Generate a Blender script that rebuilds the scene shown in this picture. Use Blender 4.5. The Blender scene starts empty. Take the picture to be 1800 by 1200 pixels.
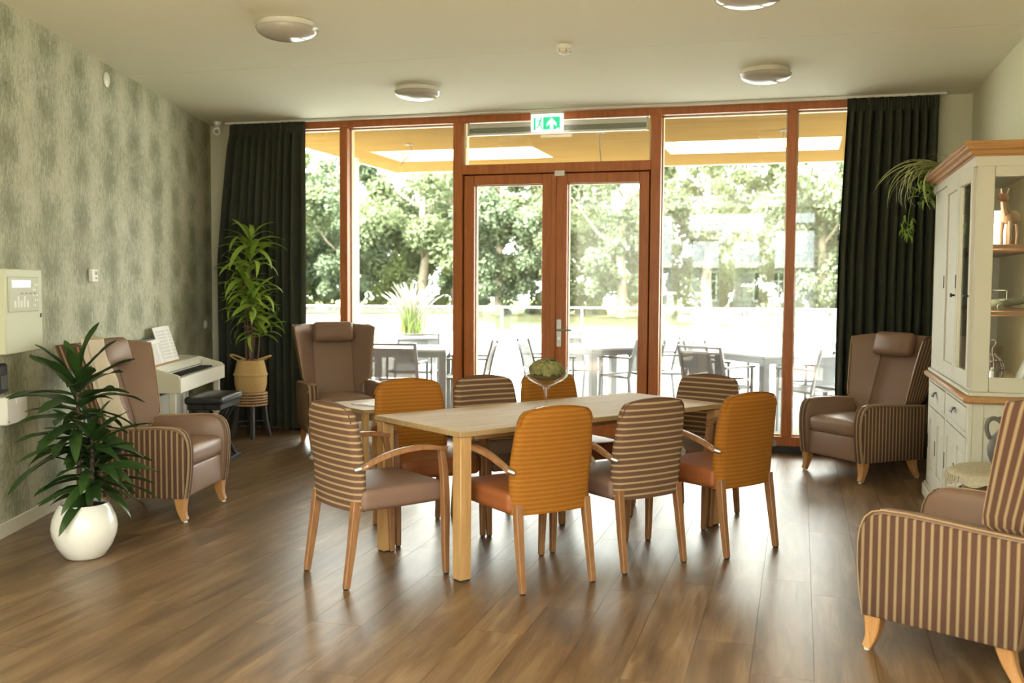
import bpy, bmesh, math, random
from mathutils import Vector, Matrix
random.seed(7)
PI = math.pi
scene = bpy.context.scene
C = scene.collection

# ------------------------------------------------------------------ camera
FPX, YAW, PITCH, ROLL, HC = 1778.0, .2771, .0566, .0059, 1.47
fw = Vector((-math.sin(YAW)*math.cos(PITCH), math.cos(YAW)*math.cos(PITCH), -math.sin(PITCH)))
r0 = Vector((math.cos(YAW), math.sin(YAW), 0)); u0 = r0.cross(fw)
rt = math.cos(ROLL)*r0 + math.sin(ROLL)*u0; up = -math.sin(ROLL)*r0 + math.cos(ROLL)*u0
cam_d = bpy.data.cameras.new('camera'); cam = bpy.data.objects.new('camera', cam_d); C.objects.link(cam)
cam.matrix_world = Matrix(((rt.x, up.x, -fw.x, 0), (rt.y, up.y, -fw.y, 0), (rt.z, up.z, -fw.z, HC), (0, 0, 0, 1)))
cam_d.sensor_width = 36; cam_d.lens = FPX/1800*36; cam_d.clip_start = .05; cam_d.clip_end = 300
cam_d.dof.use_dof = True; cam_d.dof.focus_distance = 6.0; cam_d.dof.aperture_fstop = 2.6
scene.camera = cam

# ------------------------------------------------------------------ world, sun, exposure
w = bpy.data.worlds.new('sky'); scene.world = w; w.use_nodes = True
bg = w.node_tree.nodes['Background']; bg.inputs[0].default_value = (.985, 1.0, .95, 1); bg.inputs[1].default_value = 1.0
sun_d = bpy.data.lights.new('sun', 'SUN'); sun_d.energy = 4.5; sun_d.angle = math.radians(12); sun_d.color = (1, .965, .89)
sun = bpy.data.objects.new('sun', sun_d); C.objects.link(sun)
sun.rotation_euler = Vector((.35, .60, -1.0)).to_track_quat('-Z', 'Y').to_euler()
vs = scene.view_settings
vs.view_transform = 'Standard'; vs.look = 'None'; vs.gamma = 1; vs.use_curve_mapping = False; vs.exposure = 4.15
scene.cycles.caustics_reflective = False; scene.cycles.caustics_refractive = False
scene.cycles.diffuse_bounces = 6; scene.cycles.transparent_max_bounces = 24; scene.cycles.max_bounces = 14
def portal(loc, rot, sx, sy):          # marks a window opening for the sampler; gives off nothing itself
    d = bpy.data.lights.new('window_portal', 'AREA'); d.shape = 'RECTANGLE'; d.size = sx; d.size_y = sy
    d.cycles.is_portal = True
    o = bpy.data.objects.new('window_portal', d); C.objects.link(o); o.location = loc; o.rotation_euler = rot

# ------------------------------------------------------------------ room measures
YB, ZC, XR = 9.16, 3.06, 1.335
LW0 = Vector((-4.367, 4.688, 0)); LWD = Vector((-.307, .9517, 0)); LWN = Vector((.9517, .307, 0))
def lw(s, off, z): return LW0 + LWD*s + LWN*off + Vector((0, 0, z))
LWR = math.atan2(LWD.y, LWD.x)          # local x runs along the left wall, local y = -normal
YF = -3.0

# ------------------------------------------------------------------ mesh helpers
class MB:
    def __init__(s): s.v = []; s.f = []; s.uv = {}; s.M = None
    def add(s, vs_, fs, uvs=None):
        b = len(s.v)
        for p in vs_:
            p = Vector(p); s.v.append(s.M @ p if s.M else p)
        s.f += [tuple(b+i for i in f) for f in fs]
        if uvs:
            for i, q in enumerate(uvs): s.uv[b+i] = q
        return s
    def box(s, x0, x1, y0, y1, z0, z1, bev=0):
        if bev <= 0:
            return s.add([(x, y, z) for x in (x0, x1) for y in (y0, y1) for z in (z0, z1)],
                [(0,1,3,2), (4,6,7,5), (0,4,5,1), (2,3,7,6), (0,2,6,4), (1,5,7,3)])
        lo = (x0, y0, z0); hi = (x1, y1, z1); ix = {}; vs_ = []
        for sx in (0, 1):
            for sy in (0, 1):
                for sz in (0, 1):
                    S = (sx, sy, sz)
                    for a in range(3):
                        p = []
                        for k in range(3):
                            e = hi[k] if S[k] else lo[k]
                            if k != a: e += -bev if S[k] else bev
                            p.append(e)
                        ix[S, a] = len(vs_); vs_.append(p)
        fs = []
        for a in range(3):
            b, c = (a+1) % 3, (a+2) % 3
            for sa in (0, 1):
                q = []
                for sb, sc_ in ((0, 0), (1, 0), (1, 1), (0, 1)):
                    S = [0]*3; S[a] = sa; S[b] = sb; S[c] = sc_; q.append(ix[tuple(S), a])
                fs.append(q)
            for sb in (0, 1):          # edge along a, between faces b and c
                for sc_ in (0, 1):
                    q = []
                    for sa, ax in ((0, b), (1, b), (1, c), (0, c)):
                        S = [0]*3; S[a] = sa; S[b] = sb; S[c] = sc_; q.append(ix[tuple(S), ax])
                    fs.append(q)
        for sx in (0, 1):
            for sy in (0, 1):
                for sz in (0, 1): fs.append([ix[(sx, sy, sz), a] for a in range(3)])
        return s.add(vs_, fs)
    def cushion(s, c, size, r, puff=(0, 0, 0), n=5):
        h = [k/2 for k in size]; r = min(r, min(h)*.999); vs_ = []; fs = []; idx = {}
        def coords(hh):
            inner = hh-r; a = [-hh + r*(1-math.cos(t*PI/8))*1.0 for t in range(0, 4)]
            m = [-inner + 2*inner*i/n for i in range(n+1)]
            return a + m + [-q for q in reversed(a)]
        cs = [coords(k) for k in h]
        def vert(i, j, k):
            key = (i, j, k)
            if key not in idx:
                p = Vector((cs[0][i], cs[1][j], cs[2][k])); q = Vector([max(-(h[a]-r), min(h[a]-r, p[a])) for a in range(3)])
                d = p-q
                if d.length > 1e-9: p = q + d.normalized()*r
                u = [max(-1, min(1, p[a]/h[a])) for a in range(3)]
                for a in range(3):
                    b_, c_ = (a+1) % 3, (a+2) % 3
                    p[a] += puff[a]*u[a]*(1-u[b_]**2)*(1-u[c_]**2)
                idx[key] = len(vs_); vs_.append(p+Vector(c))
            return idx[key]
        N = [len(k)-1 for k in cs]
        for a in range(3):
            b_, c_ = (a+1) % 3, (a+2) % 3
            for sa in (0, N[a]):
                for i in range(N[b_]):
                    for j in range(N[c_]):
                        q = []
                        for di, dj in ((0, 0), (1, 0), (1, 1), (0, 1)):
                            t = [0]*3; t[a] = sa; t[b_] = i+di; t[c_] = j+dj; q.append(vert(*t))
                        fs.append(q)
        return s.add(vs_, fs)
    def prism(s, poly, axis, a0, a1, bev=0):
        def P(p, a):
            return {'x': (a, p[0], p[1]), 'y': (p[0], a, p[1]), 'z': (p[0], p[1], a)}[axis]
        n = len(poly)
        rings = [(poly, a0), (poly, a1)]
        if bev > 0:
            inn = inset(poly, bev); rings = [(inn, a0), (poly, a0+bev), (poly, a1-bev), (inn, a1)]
        vs_ = [P(p, a) for pl, a in rings for p in pl]; fs = []
        for k in range(len(rings)-1):
            for i in range(n): j = (i+1) % n; fs.append((k*n+i, k*n+j, (k+1)*n+j, (k+1)*n+i))
        fs.append(tuple(range(n))); fs.append(tuple((len(rings)-1)*n+i for i in range(n)))
        return s.add(vs_, fs)
    def lathe(s, prof, seg=32, c=(0, 0, 0), ring=None):
        vs_ = []; fs = []; n = len(prof)
        for i in range(seg):
            a = 2*PI*i/seg
            for r, z in prof: vs_.append((c[0]+r*math.cos(a), c[1]+r*math.sin(a), c[2]+z))
        for i in range(seg):
            for k in range(n-1):
                j = (i+1) % seg
                fs.append((i*n+k, j*n+k, j*n+k+1, i*n+k+1))
        if prof[0][0] > 1e-6: fs.append(tuple(i*n for i in range(seg)))
        if prof[-1][0] > 1e-6 and ring is None: fs.append(tuple(i*n+n-1 for i in range(seg)))
        return s.add(vs_, fs)
    def sweep(s, path, ws, hs, upv=(0, 0, 1), seg=4):
        """profile swept along path; seg 4 = chamfered rectangle, more = ellipse"""
        path = [Vector(p) for p in path]; n = len(path)
        if not hasattr(ws, '__len__'): ws = [ws]*n
        if not hasattr(hs, '__len__'): hs = [hs]*n
        vs_ = []; fs = []; upv = Vector(upv)
        for i, p in enumerate(path):
            t = (path[min(i+1, n-1)]-path[max(i-1, 0)]).normalized()
            sd = t.cross(upv); sd = sd.normalized() if sd.length > 1e-6 else Vector((1, 0, 0))
            nn = sd.cross(t).normalized()
            if seg == 4:
                k = .8; pr = [(-1, -k), (-k, -1), (k, -1), (1, -k), (1, k), (k, 1), (-k, 1), (-1, k)]
            else: pr = [(math.cos(2*PI*j/seg), math.sin(2*PI*j/seg)) for j in range(seg)]
            for a, b in pr: vs_.append(p + sd*(a*ws[i]/2) + nn*(b*hs[i]/2))
        m = len(pr)
        for i in range(n-1):
            for j in range(m): fs.append((i*m+j, i*m+(j+1) % m, (i+1)*m+(j+1) % m, (i+1)*m+j))
        fs.append(tuple(range(m))); fs.append(tuple((n-1)*m+j for j in range(m)))
        return s.add(vs_, fs)
    def tube(s, path, r, seg=8):
        rr = [2*q for q in r] if hasattr(r, '__len__') else 2*r
        d = Vector(path[-1])-Vector(path[0])
        return s.sweep(path, rr, rr, (0, 0, 1) if abs(d.normalized().z) < .9 else (0, 1, 0), seg)
    def slab(s, front, back, nu, nv, uvf=None):
        """closed shell between two grid surfaces front(u,v), back(u,v)"""
        vs_ = []; fs = []; uvs = []
        for g in (front, back):
            for i in range(nu+1):
                for j in range(nv+1):
                    vs_.append(g(i/nu, j/nv)); uvs.append(uvf(i/nu, j/nv) if uvf else (0, 0))
        m = (nu+1)*(nv+1); I = lambda i, j, k=0: k*m+i*(nv+1)+j
        for i in range(nu):
            for j in range(nv):
                for k in (0, 1): fs.append((I(i, j, k), I(i+1, j, k), I(i+1, j+1, k), I(i, j+1, k)))
        for i in range(nu):
            for j in (0, nv): fs.append((I(i, j), I(i+1, j), I(i+1, j, 1), I(i, j, 1)))
        for j in range(nv):
            for i in (0, nu): fs.append((I(i, j), I(i, j+1), I(i, j+1, 1), I(i, j, 1)))
        return s.add(vs_, fs, uvs)
    def mesh(s, name, uvfn=None, sharp=38):
        me = bpy.data.meshes.new(name); me.from_pydata([tuple(p) for p in s.v], [], s.f)
        bm = bmesh.new(); bm.from_mesh(me); bmesh.ops.recalc_face_normals(bm, faces=bm.faces)
        lim = math.radians(sharp)
        for f in bm.faces: f.smooth = True
        for e in bm.edges:
            if len(e.link_faces) == 2 and e.calc_face_angle(0) > lim: e.smooth = False
        if uvfn or s.uv:
            l = bm.loops.layers.uv.new('UVMap'); bm.verts.ensure_lookup_table()
            for f in bm.faces:
                for lp in f.loops: lp[l].uv = uvfn(lp.vert.co) if uvfn else s.uv.get(lp.vert.index, (0, 0))
        bm.to_mesh(me); bm.free(); return me
    def build(s, name, m, parent=None, uvfn=None, loc=None, rotz=0, sharp=38):
        me = s.mesh(name, uvfn, sharp); return obj(name, me, m, parent, loc, rotz)
def inset(poly, d):
    n = len(poly); out = []
    area = sum(poly[i][0]*poly[(i+1) % n][1]-poly[(i+1) % n][0]*poly[i][1] for i in range(n)); sg = 1 if area > 0 else -1
    for i in range(n):
        p0, p1, p2 = Vector(poly[i-1]), Vector(poly[i]), Vector(poly[(i+1) % n])
        a = (p1-p0).normalized(); b = (p2-p1).normalized()
        na = Vector((-a.y, a.x))*sg; nb = Vector((-b.y, b.x))*sg; m = (na+nb)
        m = m/(max(.3, 1+na.dot(nb)))
        out.append(tuple(p1+m*d))
    return out
def obj(name, me, m, parent=None, loc=None, rotz=0):
    o = bpy.data.objects.new(name, me); C.objects.link(o)
    if m is not None and not me.materials: me.materials.append(m)
    if parent: o.parent = parent
    if loc is not None: o.location = loc
    if rotz: o.rotation_euler = (0, 0, rotz)
    return o
def tag(o, label, cat, group=None):
    o['label'] = label; o['category'] = cat
    if group: o['group'] = group
    return o
def thing(name, label, cat, loc=(0, 0, 0), rotz=0, group=None):
    o = bpy.data.objects.new(name, None); C.objects.link(o); o.empty_display_size = .1
    o.location = loc; o.rotation_euler = (0, 0, rotz)
    return tag(o, label, cat, group)
def struct(o): o['kind'] = 'structure'; return o
def sempty(name):
    o = bpy.data.objects.new(name, None); C.objects.link(o); o.empty_display_size = .1; return struct(o)
def copy_tree(o, parent=None):
    c = o.copy(); C.objects.link(c); c.parent = parent
    for ch in list(o.children): copy_tree(ch, c)
    return c
def place(proto, first, loc, rotz, label):
    o = proto if first else copy_tree(proto)
    o.location = loc; o.rotation_euler = (0, 0, rotz); o['label'] = label
    return o

# ------------------------------------------------------------------ materials
class NT:
    def __init__(s, name):
        s.m = bpy.data.materials.new(name); s.m.use_nodes = True; s.t = s.m.node_tree
        s.b = s.t.nodes['Principled BSDF']; s.out = s.t.nodes['Material Output']
    def n(s, typ, **kw):
        x = s.t.nodes.new(typ)
        for k, v in kw.items(): setattr(x, k, v)
        return x
    def l(s, a, b): s.t.links.new(a, b)
    def val(s, sock, v):
        if hasattr(v, 'is_linked') or isinstance(v, bpy.types.NodeSocket): s.l(v, sock)
        else: sock.default_value = v
    def math(s, op, a, b=0.0, c=None):
        x = s.n('ShaderNodeMath', operation=op); s.val(x.inputs[0], a); s.val(x.inputs[1], b)
        if c is not None: s.val(x.inputs[2], c)
        return x.outputs[0]
    def mix(s, fac, a, b):
        x = s.n('ShaderNodeMix', data_type='RGBA'); s.val(x.inputs[0], fac)
        s.val(x.inputs[6], (*a, 1) if isinstance(a, tuple) else a); s.val(x.inputs[7], (*b, 1) if isinstance(b, tuple) else b)
        return x.outputs[2]
    def ramp(s, fac, stops):
        x = s.n('ShaderNodeValToRGB'); cr = x.color_ramp
        while len(cr.elements) < len(stops): cr.elements.new(.5)
        for e, (p, c) in zip(cr.elements, stops): e.position = p; e.color = (*c, 1) if len(c) == 3 else c
        s.val(x.inputs[0], fac); return x.outputs[0]
    def coord(s, kind='Object'): return s.n('ShaderNodeTexCoord').outputs[kind]
    def mapping(s, vec, scale=(1, 1, 1), loc=(0, 0, 0)):
        x = s.n('ShaderNodeMapping'); s.l(vec, x.inputs[0]); x.inputs['Scale'].default_value = scale
        s.val(x.inputs['Location'], loc); return x.outputs[0]
    def noise(s, vec, scale, detail=3, rough=.55, dist=0):
        x = s.n('ShaderNodeTexNoise'); s.l(vec, x.inputs['Vector']); x.inputs['Scale'].default_value = scale
        x.inputs['Detail'].default_value = detail; x.inputs['Roughness'].default_value = rough; x.inputs['Distortion'].default_value = dist
        return x.outputs[0]
    def bump(s, h, strength, dist=.01):
        x = s.n('ShaderNodeBump'); s.l(h, x.inputs['Height']); x.inputs['Strength'].default_value = strength
        x.inputs['Distance'].default_value = dist; s.l(x.outputs[0], s.b.inputs['Normal'])
    def set(s, color=None, rough=None, metal=None, spec=None, **kw):
        if color is not None: s.val(s.b.inputs['Base Color'], (*color, 1) if isinstance(color, tuple) else color)
        if rough is not None: s.val(s.b.inputs['Roughness'], rough)
        if metal is not None: s.val(s.b.inputs['Metallic'], metal)
        if spec is not None: s.val(s.b.inputs['Specular IOR Level'], spec)
        for k, v in kw.items(): s.val(s.b.inputs[k], v)
        return s.m
def plain(name, col, rough=.5, metal=0, spec=.5, vary=.06, scale=6, bump=0, bscale=200):
    t = NT(name); c = t.coord()
    nz = t.noise(c, scale, 3)
    a = tuple(max(0, k*(1-vary)) for k in col); b = tuple(min(1, k*(1+vary)) for k in col)
    t.set(t.mix(nz, a, b), rough, metal, spec)
    if bump: t.bump(t.noise(c, bscale, 2), bump, .002)
    return t.m
def wood(name, c1, c2, axis='Y', rough=.45, scale=1.0, spec=.4):
    t = NT(name); c = t.coord(); info = t.n('ShaderNodeObjectInfo').outputs['Random']
    off = t.n('ShaderNodeCombineXYZ'); t.l(t.math('MULTIPLY', info, 37.0), off.inputs[0]); t.l(t.math('MULTIPLY', info, 11.0), off.inputs[2])
    sc = {'X': (1.2, 14, 14), 'Y': (14, 1.2, 14), 'Z': (14, 14, 1.2)}[axis]
    v = t.mapping(c, tuple(k*scale for k in sc), off.outputs[0])
    g = t.noise(v, 2.2, 5, .62, .6); f = t.noise(v, 11, 2, .5)
    k = t.math('ADD', t.math('MULTIPLY', g, .75), t.math('MULTIPLY', f, .25))
    t.set(t.ramp(k, [(.32, c1), (.68, c2)]), rough, 0, spec); t.bump(k, .08, .002); return t.m
def stripes(name, base, line, period, width, soft=.04, rough=.85, line2=None, vary=.08, phase=0.0):
    t = NT(name); uv = t.coord('UV'); sp = t.n('ShaderNodeSeparateXYZ'); t.l(uv, sp.inputs[0])
    k = t.math('FRACT', t.math('ADD', t.math('DIVIDE', sp.outputs[0], period), phase))
    d = t.math('ABSOLUTE', t.math('SUBTRACT', k, .5))
    a = t.n('ShaderNodeMapRange'); t.l(d, a.inputs[0]); a.inputs[1].default_value = width/2+soft; a.inputs[2].default_value = width/2-soft
    nz = t.noise(t.coord(), 35, 3)
    bcol = t.mix(nz, tuple(q*(1-vary) for q in base), tuple(q*(1+vary) for q in base))
    if line2:       # a second, thinner and fainter line between the main ones
        a2 = t.n('ShaderNodeMapRange'); t.l(t.math('ABSOLUTE', t.math('SUBTRACT', t.math('FRACT', t.math('ADD', k, .5)), .5)), a2.inputs[0])
        a2.inputs[1].default_value = width*.28+soft; a2.inputs[2].default_value = width*.28-soft
        bcol = t.mix(a2.outputs[0], bcol, line2)
    t.set(t.mix(a.outputs[0], bcol, line), rough, 0, .25)
    t.bump(t.math('ADD', t.math('MULTIPLY', a.outputs[0], .6), t.noise(t.coord(), 260, 2)), .25, .003)
    return t.m
def glass(name, tint=(1, 1, 1), refl=1.0, ior=1.5):
    t = NT(name); t.t.nodes.remove(t.b)
    tr = t.n('ShaderNodeBsdfTransparent'); tr.inputs[0].default_value = (*tint, 1)
    gl = t.n('ShaderNodeBsdfGlossy'); gl.inputs['Roughness'].default_value = 0.0
    ge = t.n('ShaderNodeNewGeometry'); dt = t.n('ShaderNodeVectorMath', operation='DOT_PRODUCT'); t.l(ge.outputs['Normal'], dt.inputs[0]); t.l(ge.outputs['Incoming'], dt.inputs[1])
    c = t.math('SUBTRACT', 1.0, t.math('ABSOLUTE', dt.outputs['Value'])); f0 = ((ior-1)/(ior+1))**2
    fr = t.math('ADD', t.math('MULTIPLY', t.math('POWER', c, 5.0), 1-f0), f0)
    mx = t.n('ShaderNodeMixShader'); t.l(t.math('MULTIPLY', fr, refl), mx.inputs[0]); t.l(tr.outputs[0], mx.inputs[1]); t.l(gl.outputs[0], mx.inputs[2])
    t.l(mx.outputs[0], t.out.inputs[0]); return t.m
def leafmat(name, c1, c2, trans=.3, rough=.4, vary_obj=True, stripe=None, ns=3):
    t = NT(name); c = t.coord(); nz = t.noise(c, ns, 2)
    if vary_obj:
        info = t.n('ShaderNodeObjectInfo').outputs['Random']; nz = t.math('ADD', t.math('MULTIPLY', nz, .5), t.math('MULTIPLY', info, .5))
    col = t.mix(nz, c1, c2)
    if stripe:
        sp = t.n('ShaderNodeSeparateXYZ'); t.l(t.coord('UV'), sp.inputs[0])
        a = t.n('ShaderNodeMapRange'); t.l(t.math('ABSOLUTE', sp.outputs[0]), a.inputs[0]); a.inputs[1].default_value = .5; a.inputs[2].default_value = .7
        col = t.mix(a.outputs[0], col, stripe)
    t.set(col, rough, 0, .5)
    tl = t.n('ShaderNodeBsdfTranslucent'); t.l(col, tl.inputs[0]); mx = t.n('ShaderNodeMixShader'); mx.inputs[0].default_value = trans
    t.l(t.b.outputs[0], mx.inputs[1]); t.l(tl.outputs[0], mx.inputs[2]); t.l(mx.outputs[0], t.out.inputs[0]); return t.m

def floor_mat():
    t = NT('vinyl_plank'); c = t.coord(); info = t.n('ShaderNodeObjectInfo').outputs['Random']
    off = t.n('ShaderNodeCombineXYZ'); t.l(t.math('MULTIPLY', info, 41.0), off.inputs[0]); t.l(t.math('MULTIPLY', info, 17.0), off.inputs[1])
    v = t.mapping(c, (7, .75, 1), off.outputs[0]); v2 = t.mapping(c, (60, 2.2, 1), off.outputs[0])
    g = t.noise(v, 1.6, 5, .6, .9); f = t.noise(v2, 2.0, 4, .6)
    k = t.math('ADD', t.math('MULTIPLY', g, .68), t.math('MULTIPLY', f, .32))
    col = t.ramp(k, [(.30, (.062, .033, .015)), (.5, (.158, .092, .045)), (.70, (.30, .195, .106))])
    hsv = t.n('ShaderNodeHueSaturation'); t.l(col, hsv.inputs['Color']); t.l(t.math('ADD', t.math('MULTIPLY', info, .35), .83), hsv.inputs['Value'])
    t.set(hsv.outputs[0], t.math('ADD', t.math('MULTIPLY', f, .16), .30), 0, .8); t.bump(k, .10, .002); return t.m
def wallpaper_mat():
    t = NT('mottled_wallpaper'); c = t.coord('Object'); sp = t.n('ShaderNodeSeparateXYZ'); t.l(c, sp.inputs[0])
    warp = t.noise(t.mapping(c, (5, 1, 2.2)), 1.5, 3)
    x = t.math('ADD', sp.outputs[0], t.math('MULTIPLY', t.math('SUBTRACT', warp, .5), .22))
    ph = t.math('MULTIPLY', t.math('SUBTRACT', x, .22), 2*PI/.54)
    colu = t.math('COSINE', ph)                                             # dark column every .54 m
    ov = t.math('COSINE', t.math('ADD', t.math('MULTIPLY', sp.outputs[2], 2*PI/.34), t.math('MULTIPLY', warp, 5)))   # ovals up the column
    big = t.noise(t.mapping(c, (1, 1, .7)), 2.2, 4); fine = t.noise(t.mapping(c, (2.2, 1, 1)), 24, 5, .7, .8)
    k = t.math('ADD', t.math('MULTIPLY', colu, .12), t.math('MULTIPLY', t.math('MULTIPLY', ov, t.math('ADD', colu, .4)), .07))
    k = t.math('ADD', k, t.math('MULTIPLY', t.math('SUBTRACT', big, .5), .65)); k = t.math('ADD', k, t.math('MULTIPLY', t.math('SUBTRACT', fine, .5), 1.0))
    st = t.noise(t.mapping(c, (34, 1, 5)), 1.6, 4, .7, .4); k = t.math('ADD', k, t.math('MULTIPLY', t.math('SUBTRACT', st, .5), .55))
    k = t.math('ADD', k, .5)
    col = t.ramp(k, [(.10, (.60, .59, .455)), (.42, (.44, .44, .32)), (.62, (.27, .275, .18)), (.95, (.15, .155, .09))])
    t.set(col, .62, 0, .35); t.bump(fine, .1, .002); return t.m

M = {}
M['floor'] = floor_mat(); M['wallpaper'] = wallpaper_mat()
M['subfloor'] = plain('subfloor', (.05, .04, .03), .8)
M['ceiling'] = plain('ceiling_paint', (.80, .81, .70), .9, 0, .2, .015, 2)
M['wall'] = plain('wall_paint', (.6720, .6552, .5264), .85, 0, .25, .03, 3)
M['wallr'] = plain('wall_paint_green', (.6944, .6944, .5376), .85, 0, .25, .03, 3)
M['base'] = plain('skirting_paint', (.62, .58, .46), .6)
M['frame'] = wood('meranti_frame', (.3407, .1015, .0261), (.5220, .1711, .0493), 'Z', .42, .7)
M['frameout'] = plain('frame_outer_pale', (.68, .50, .28), .5)
M['black'] = plain('black_plastic', (.012, .012, .012), .5)
M['glass'] = glass('window_glass', (.98, 1, .985), 1.8, 1.5)
M['cabglass'] = glass('cabinet_glass', (.97, .985, .96), 1.0, 1.5)
M['crystal'] = glass('crystal', (.97, .98, .97), 1.6, 1.52)
M['white'] = plain('white_plastic', (.80, .79, .74), .35, vary=.02)
M['lampglass'] = plain('opal_glass', (.4588, .4464, .4092), .12, 0, .6, .02)
M['lampbase'] = plain('lamp_base', (.72, .70, .64), .4, vary=.02)
M['steel'] = plain('brushed_steel', (.46, .46, .45), .38, 1)
M['chrome'] = plain('chrome', (.75, .75, .74), .15, 1)
M['curtain'] = plain('curtain_cloth', (.0520, .0580, .0440), .95, 0, .15, .18, 14, .3, 300)
M['leather'] = plain('brown_leatherette', (.2340, .1422, .0945), .42, 0, .45, .07, 5, .12, 240)
M['pillow'] = plain('pillow_leatherette', (.2205, .1305, .0855), .48, 0, .4, .07, 5, .12, 240)
M['seam'] = plain('seam_thread', (.10, .055, .035), .7)
M['armstripe'] = stripes('armchair_stripe', (.0999, .0503, .0318), (.3182, .2220, .1221), .0345, .33, .06, line2=None)
M['piping'] = plain('piping', (.42, .28, .15), .7)
M['brownstripe'] = stripes('brown_chair_stripe', (.1353, .0738, .0459), (.4100, .2911, .1681), .0315, .30, .07)
M['orangestripe'] = stripes('orange_chair_stripe', (.2984, .1012, .0064), (.3197, .1465, .0266), .022, .34, .16)
M['brownseat'] = plain('brown_seat_vinyl', (.205, .125, .093), .5, 0, .4, .06, 6, .1, 240)
M['orangeseat'] = plain('rust_seat_vinyl', (.2890, .0903, .0289), .45, 0, .4, .06, 6, .1, 240)
M['chairwood'] = wood('beech_stained', (.22, .098, .040), (.36, .185, .085), 'Z', .38)
M['legwood'] = wood('beech_leg', (.42, .200, .070), (.58, .310, .125), 'Z', .35)
M['tabletop'] = wood('oak_tabletop', (.3168, .2052, .0936), (.4320, .3096, .1620), 'X', .55, .7, .3)
M['tableleg'] = wood('oak_leg', (.40, .225, .085), (.55, .340, .150), 'Z', .4)
M['glide'] = plain('glide', (.75, .75, .72), .4)
M['darkglide'] = plain('dark_glide', (.03, .025, .02), .5)
M['cabinet'] = plain('cream_paint', (.5432, .5281, .4451), .5, 0, .4, .025, 4)
M['cabin'] = plain('cabinet_inside', (.8250, .7250, .4500), .6, vary=.04)
M['cabwood'] = wood('cabinet_oak', (.33, .165, .060), (.47, .262, .110), 'Y', .42)
M['cabwood_x'] = wood('cabinet_oak_end', (.33, .165, .060), (.47, .262, .110), 'X', .65, 1.0, .2)
M['shelfwood'] = wood('cabinet_shelf', (.20, .088, .036), (.30, .145, .062), 'X', .45)
M['iron'] = plain('cast_iron', (.035, .033, .03), .5, .6)
M['piano'] = plain('piano_white', (.76, .74, .66), .3, 0, .5, .02)
M['pianoside'] = plain('piano_side', (.70, .67, .56), .4, 0, .4, .02)
M['paper'] = plain('paper', (.82, .82, .80), .7, 0, .2, .02)
M['ink'] = plain('ink', (.30, .30, .30), .8)
M['key_white'] = plain('ivory_key', (.80, .79, .74), .2)
M['bench'] = plain('black_leather', (.018, .018, .018), .33, 0, .5, .1, 8, .1, 200)
M['basket'] = plain('seagrass', (.52, .345, .145), .85, 0, .2, .16, 60, .5, 110)
M['rattan'] = plain('rattan', (.40, .255, .135), .6, 0, .3, .15, 30)
M['stoolleg'] = plain('dark_stool_leg', (.045, .042, .038), .55, vary=.2)
M['pot'] = plain('glazed_pot', (.82, .80, .74), .12, 0, .55, .02, 5)
M['soil'] = plain('soil', (.03, .017, .01), .95, vary=.4, scale=60, bump=.8, bscale=80)
M['dracaena'] = leafmat('dracaena_leaf', (.0150, .0413, .0105), (.0465, .1013, .0225), .18, .33)
M['bamboo'] = leafmat('song_leaf', (.1977, .3602, .0466), (.4649, .6277, .1047), .25, .38)
M['stem'] = plain('plant_stem', (.075, .045, .025), .8, vary=.25, scale=40)
M['cane'] = plain('plant_cane', (.13, .07, .045), .7, vary=.2, scale=40)
M['spider'] = leafmat('spider_leaf', (.2280, .3610, .0570), (.3800, .5130, .1140), .25, .4, True, (.9000, .9000, .5700))
M['fern'] = leafmat('plantlet_leaf', (.1900, .3610, .0570), (.3610, .5320, .0950), .25, .5)
M['throw'] = plain('wool_throw', (.58, .51, .40), .95, 0, .15, .1, 20, .6, 150)
M['panelgrey'] = plain('alarm_cabinet', (.60, .62, .47), .45, 0, .4, .015)
M['panelface'] = plain('alarm_face', (.50, .52, .40), .4, 0, .4, .02)
M['dark'] = plain('dark_grey', (.07, .07, .065), .5)
M['grey'] = plain('mid_grey', (.30, .30, .28), .5)
M['ventgrey'] = plain('vent_grey', (.22, .23, .185), .45, .3)
M['ventlight'] = plain('vent_light', (.62, .63, .55), .4, .2)
M['alu'] = plain('garden_aluminium', (.1750, .1785, .1820), .4, .3)
M['alutop'] = plain('garden_top', (.3240, .3240, .3150), .3)
t_ = NT('garden_mesh'); t_.set((.13, .135, .14), .7, 0, .3); tr_ = t_.n('ShaderNodeBsdfTransparent'); mx_ = t_.n('ShaderNodeMixShader'); mx_.inputs[0].default_value = .22
t_.l(t_.b.outputs[0], mx_.inputs[1]); t_.l(tr_.outputs[0], mx_.inputs[2]); t_.l(mx_.outputs[0], t_.out.inputs[0]); M['mesh'] = t_.m
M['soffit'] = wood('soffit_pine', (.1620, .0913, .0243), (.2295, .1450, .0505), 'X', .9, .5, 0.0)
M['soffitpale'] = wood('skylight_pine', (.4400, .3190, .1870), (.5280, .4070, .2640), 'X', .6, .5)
M['patio'] = plain('patio_paving', (.27, .265, .24), .8, vary=.05, scale=.6)
M['gravel'] = plain('plinth_gravel', (.2025, .1935, .1710), .9)
M['lawn'] = plain('lawn_grass', (.0212, .0229, .0090), .95, 0, .1, .25, 1.3, .6, 8)
M['meadow'] = plain('woodland_ground', (.16, .18, .07), .95, 0, .1, .3, .8)  # ground colour under the trees
M['leafA'] = leafmat('tree_leaf_a', (.0957, .1275, .0547), (.1822, .2170, .1140), .45, .8)
M['leafB'] = leafmat('tree_leaf_b', (.0774, .1094, .0565), (.1458, .1822, .1048), .45, .8)
M['leafC'] = leafmat('shrub_leaf', (.1003, .1367, .0409), (.1822, .2188, .0774), .45, .8)
M['bark'] = plain('bark', (.20, .165, .115), .9, vary=.3, scale=6)
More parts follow.
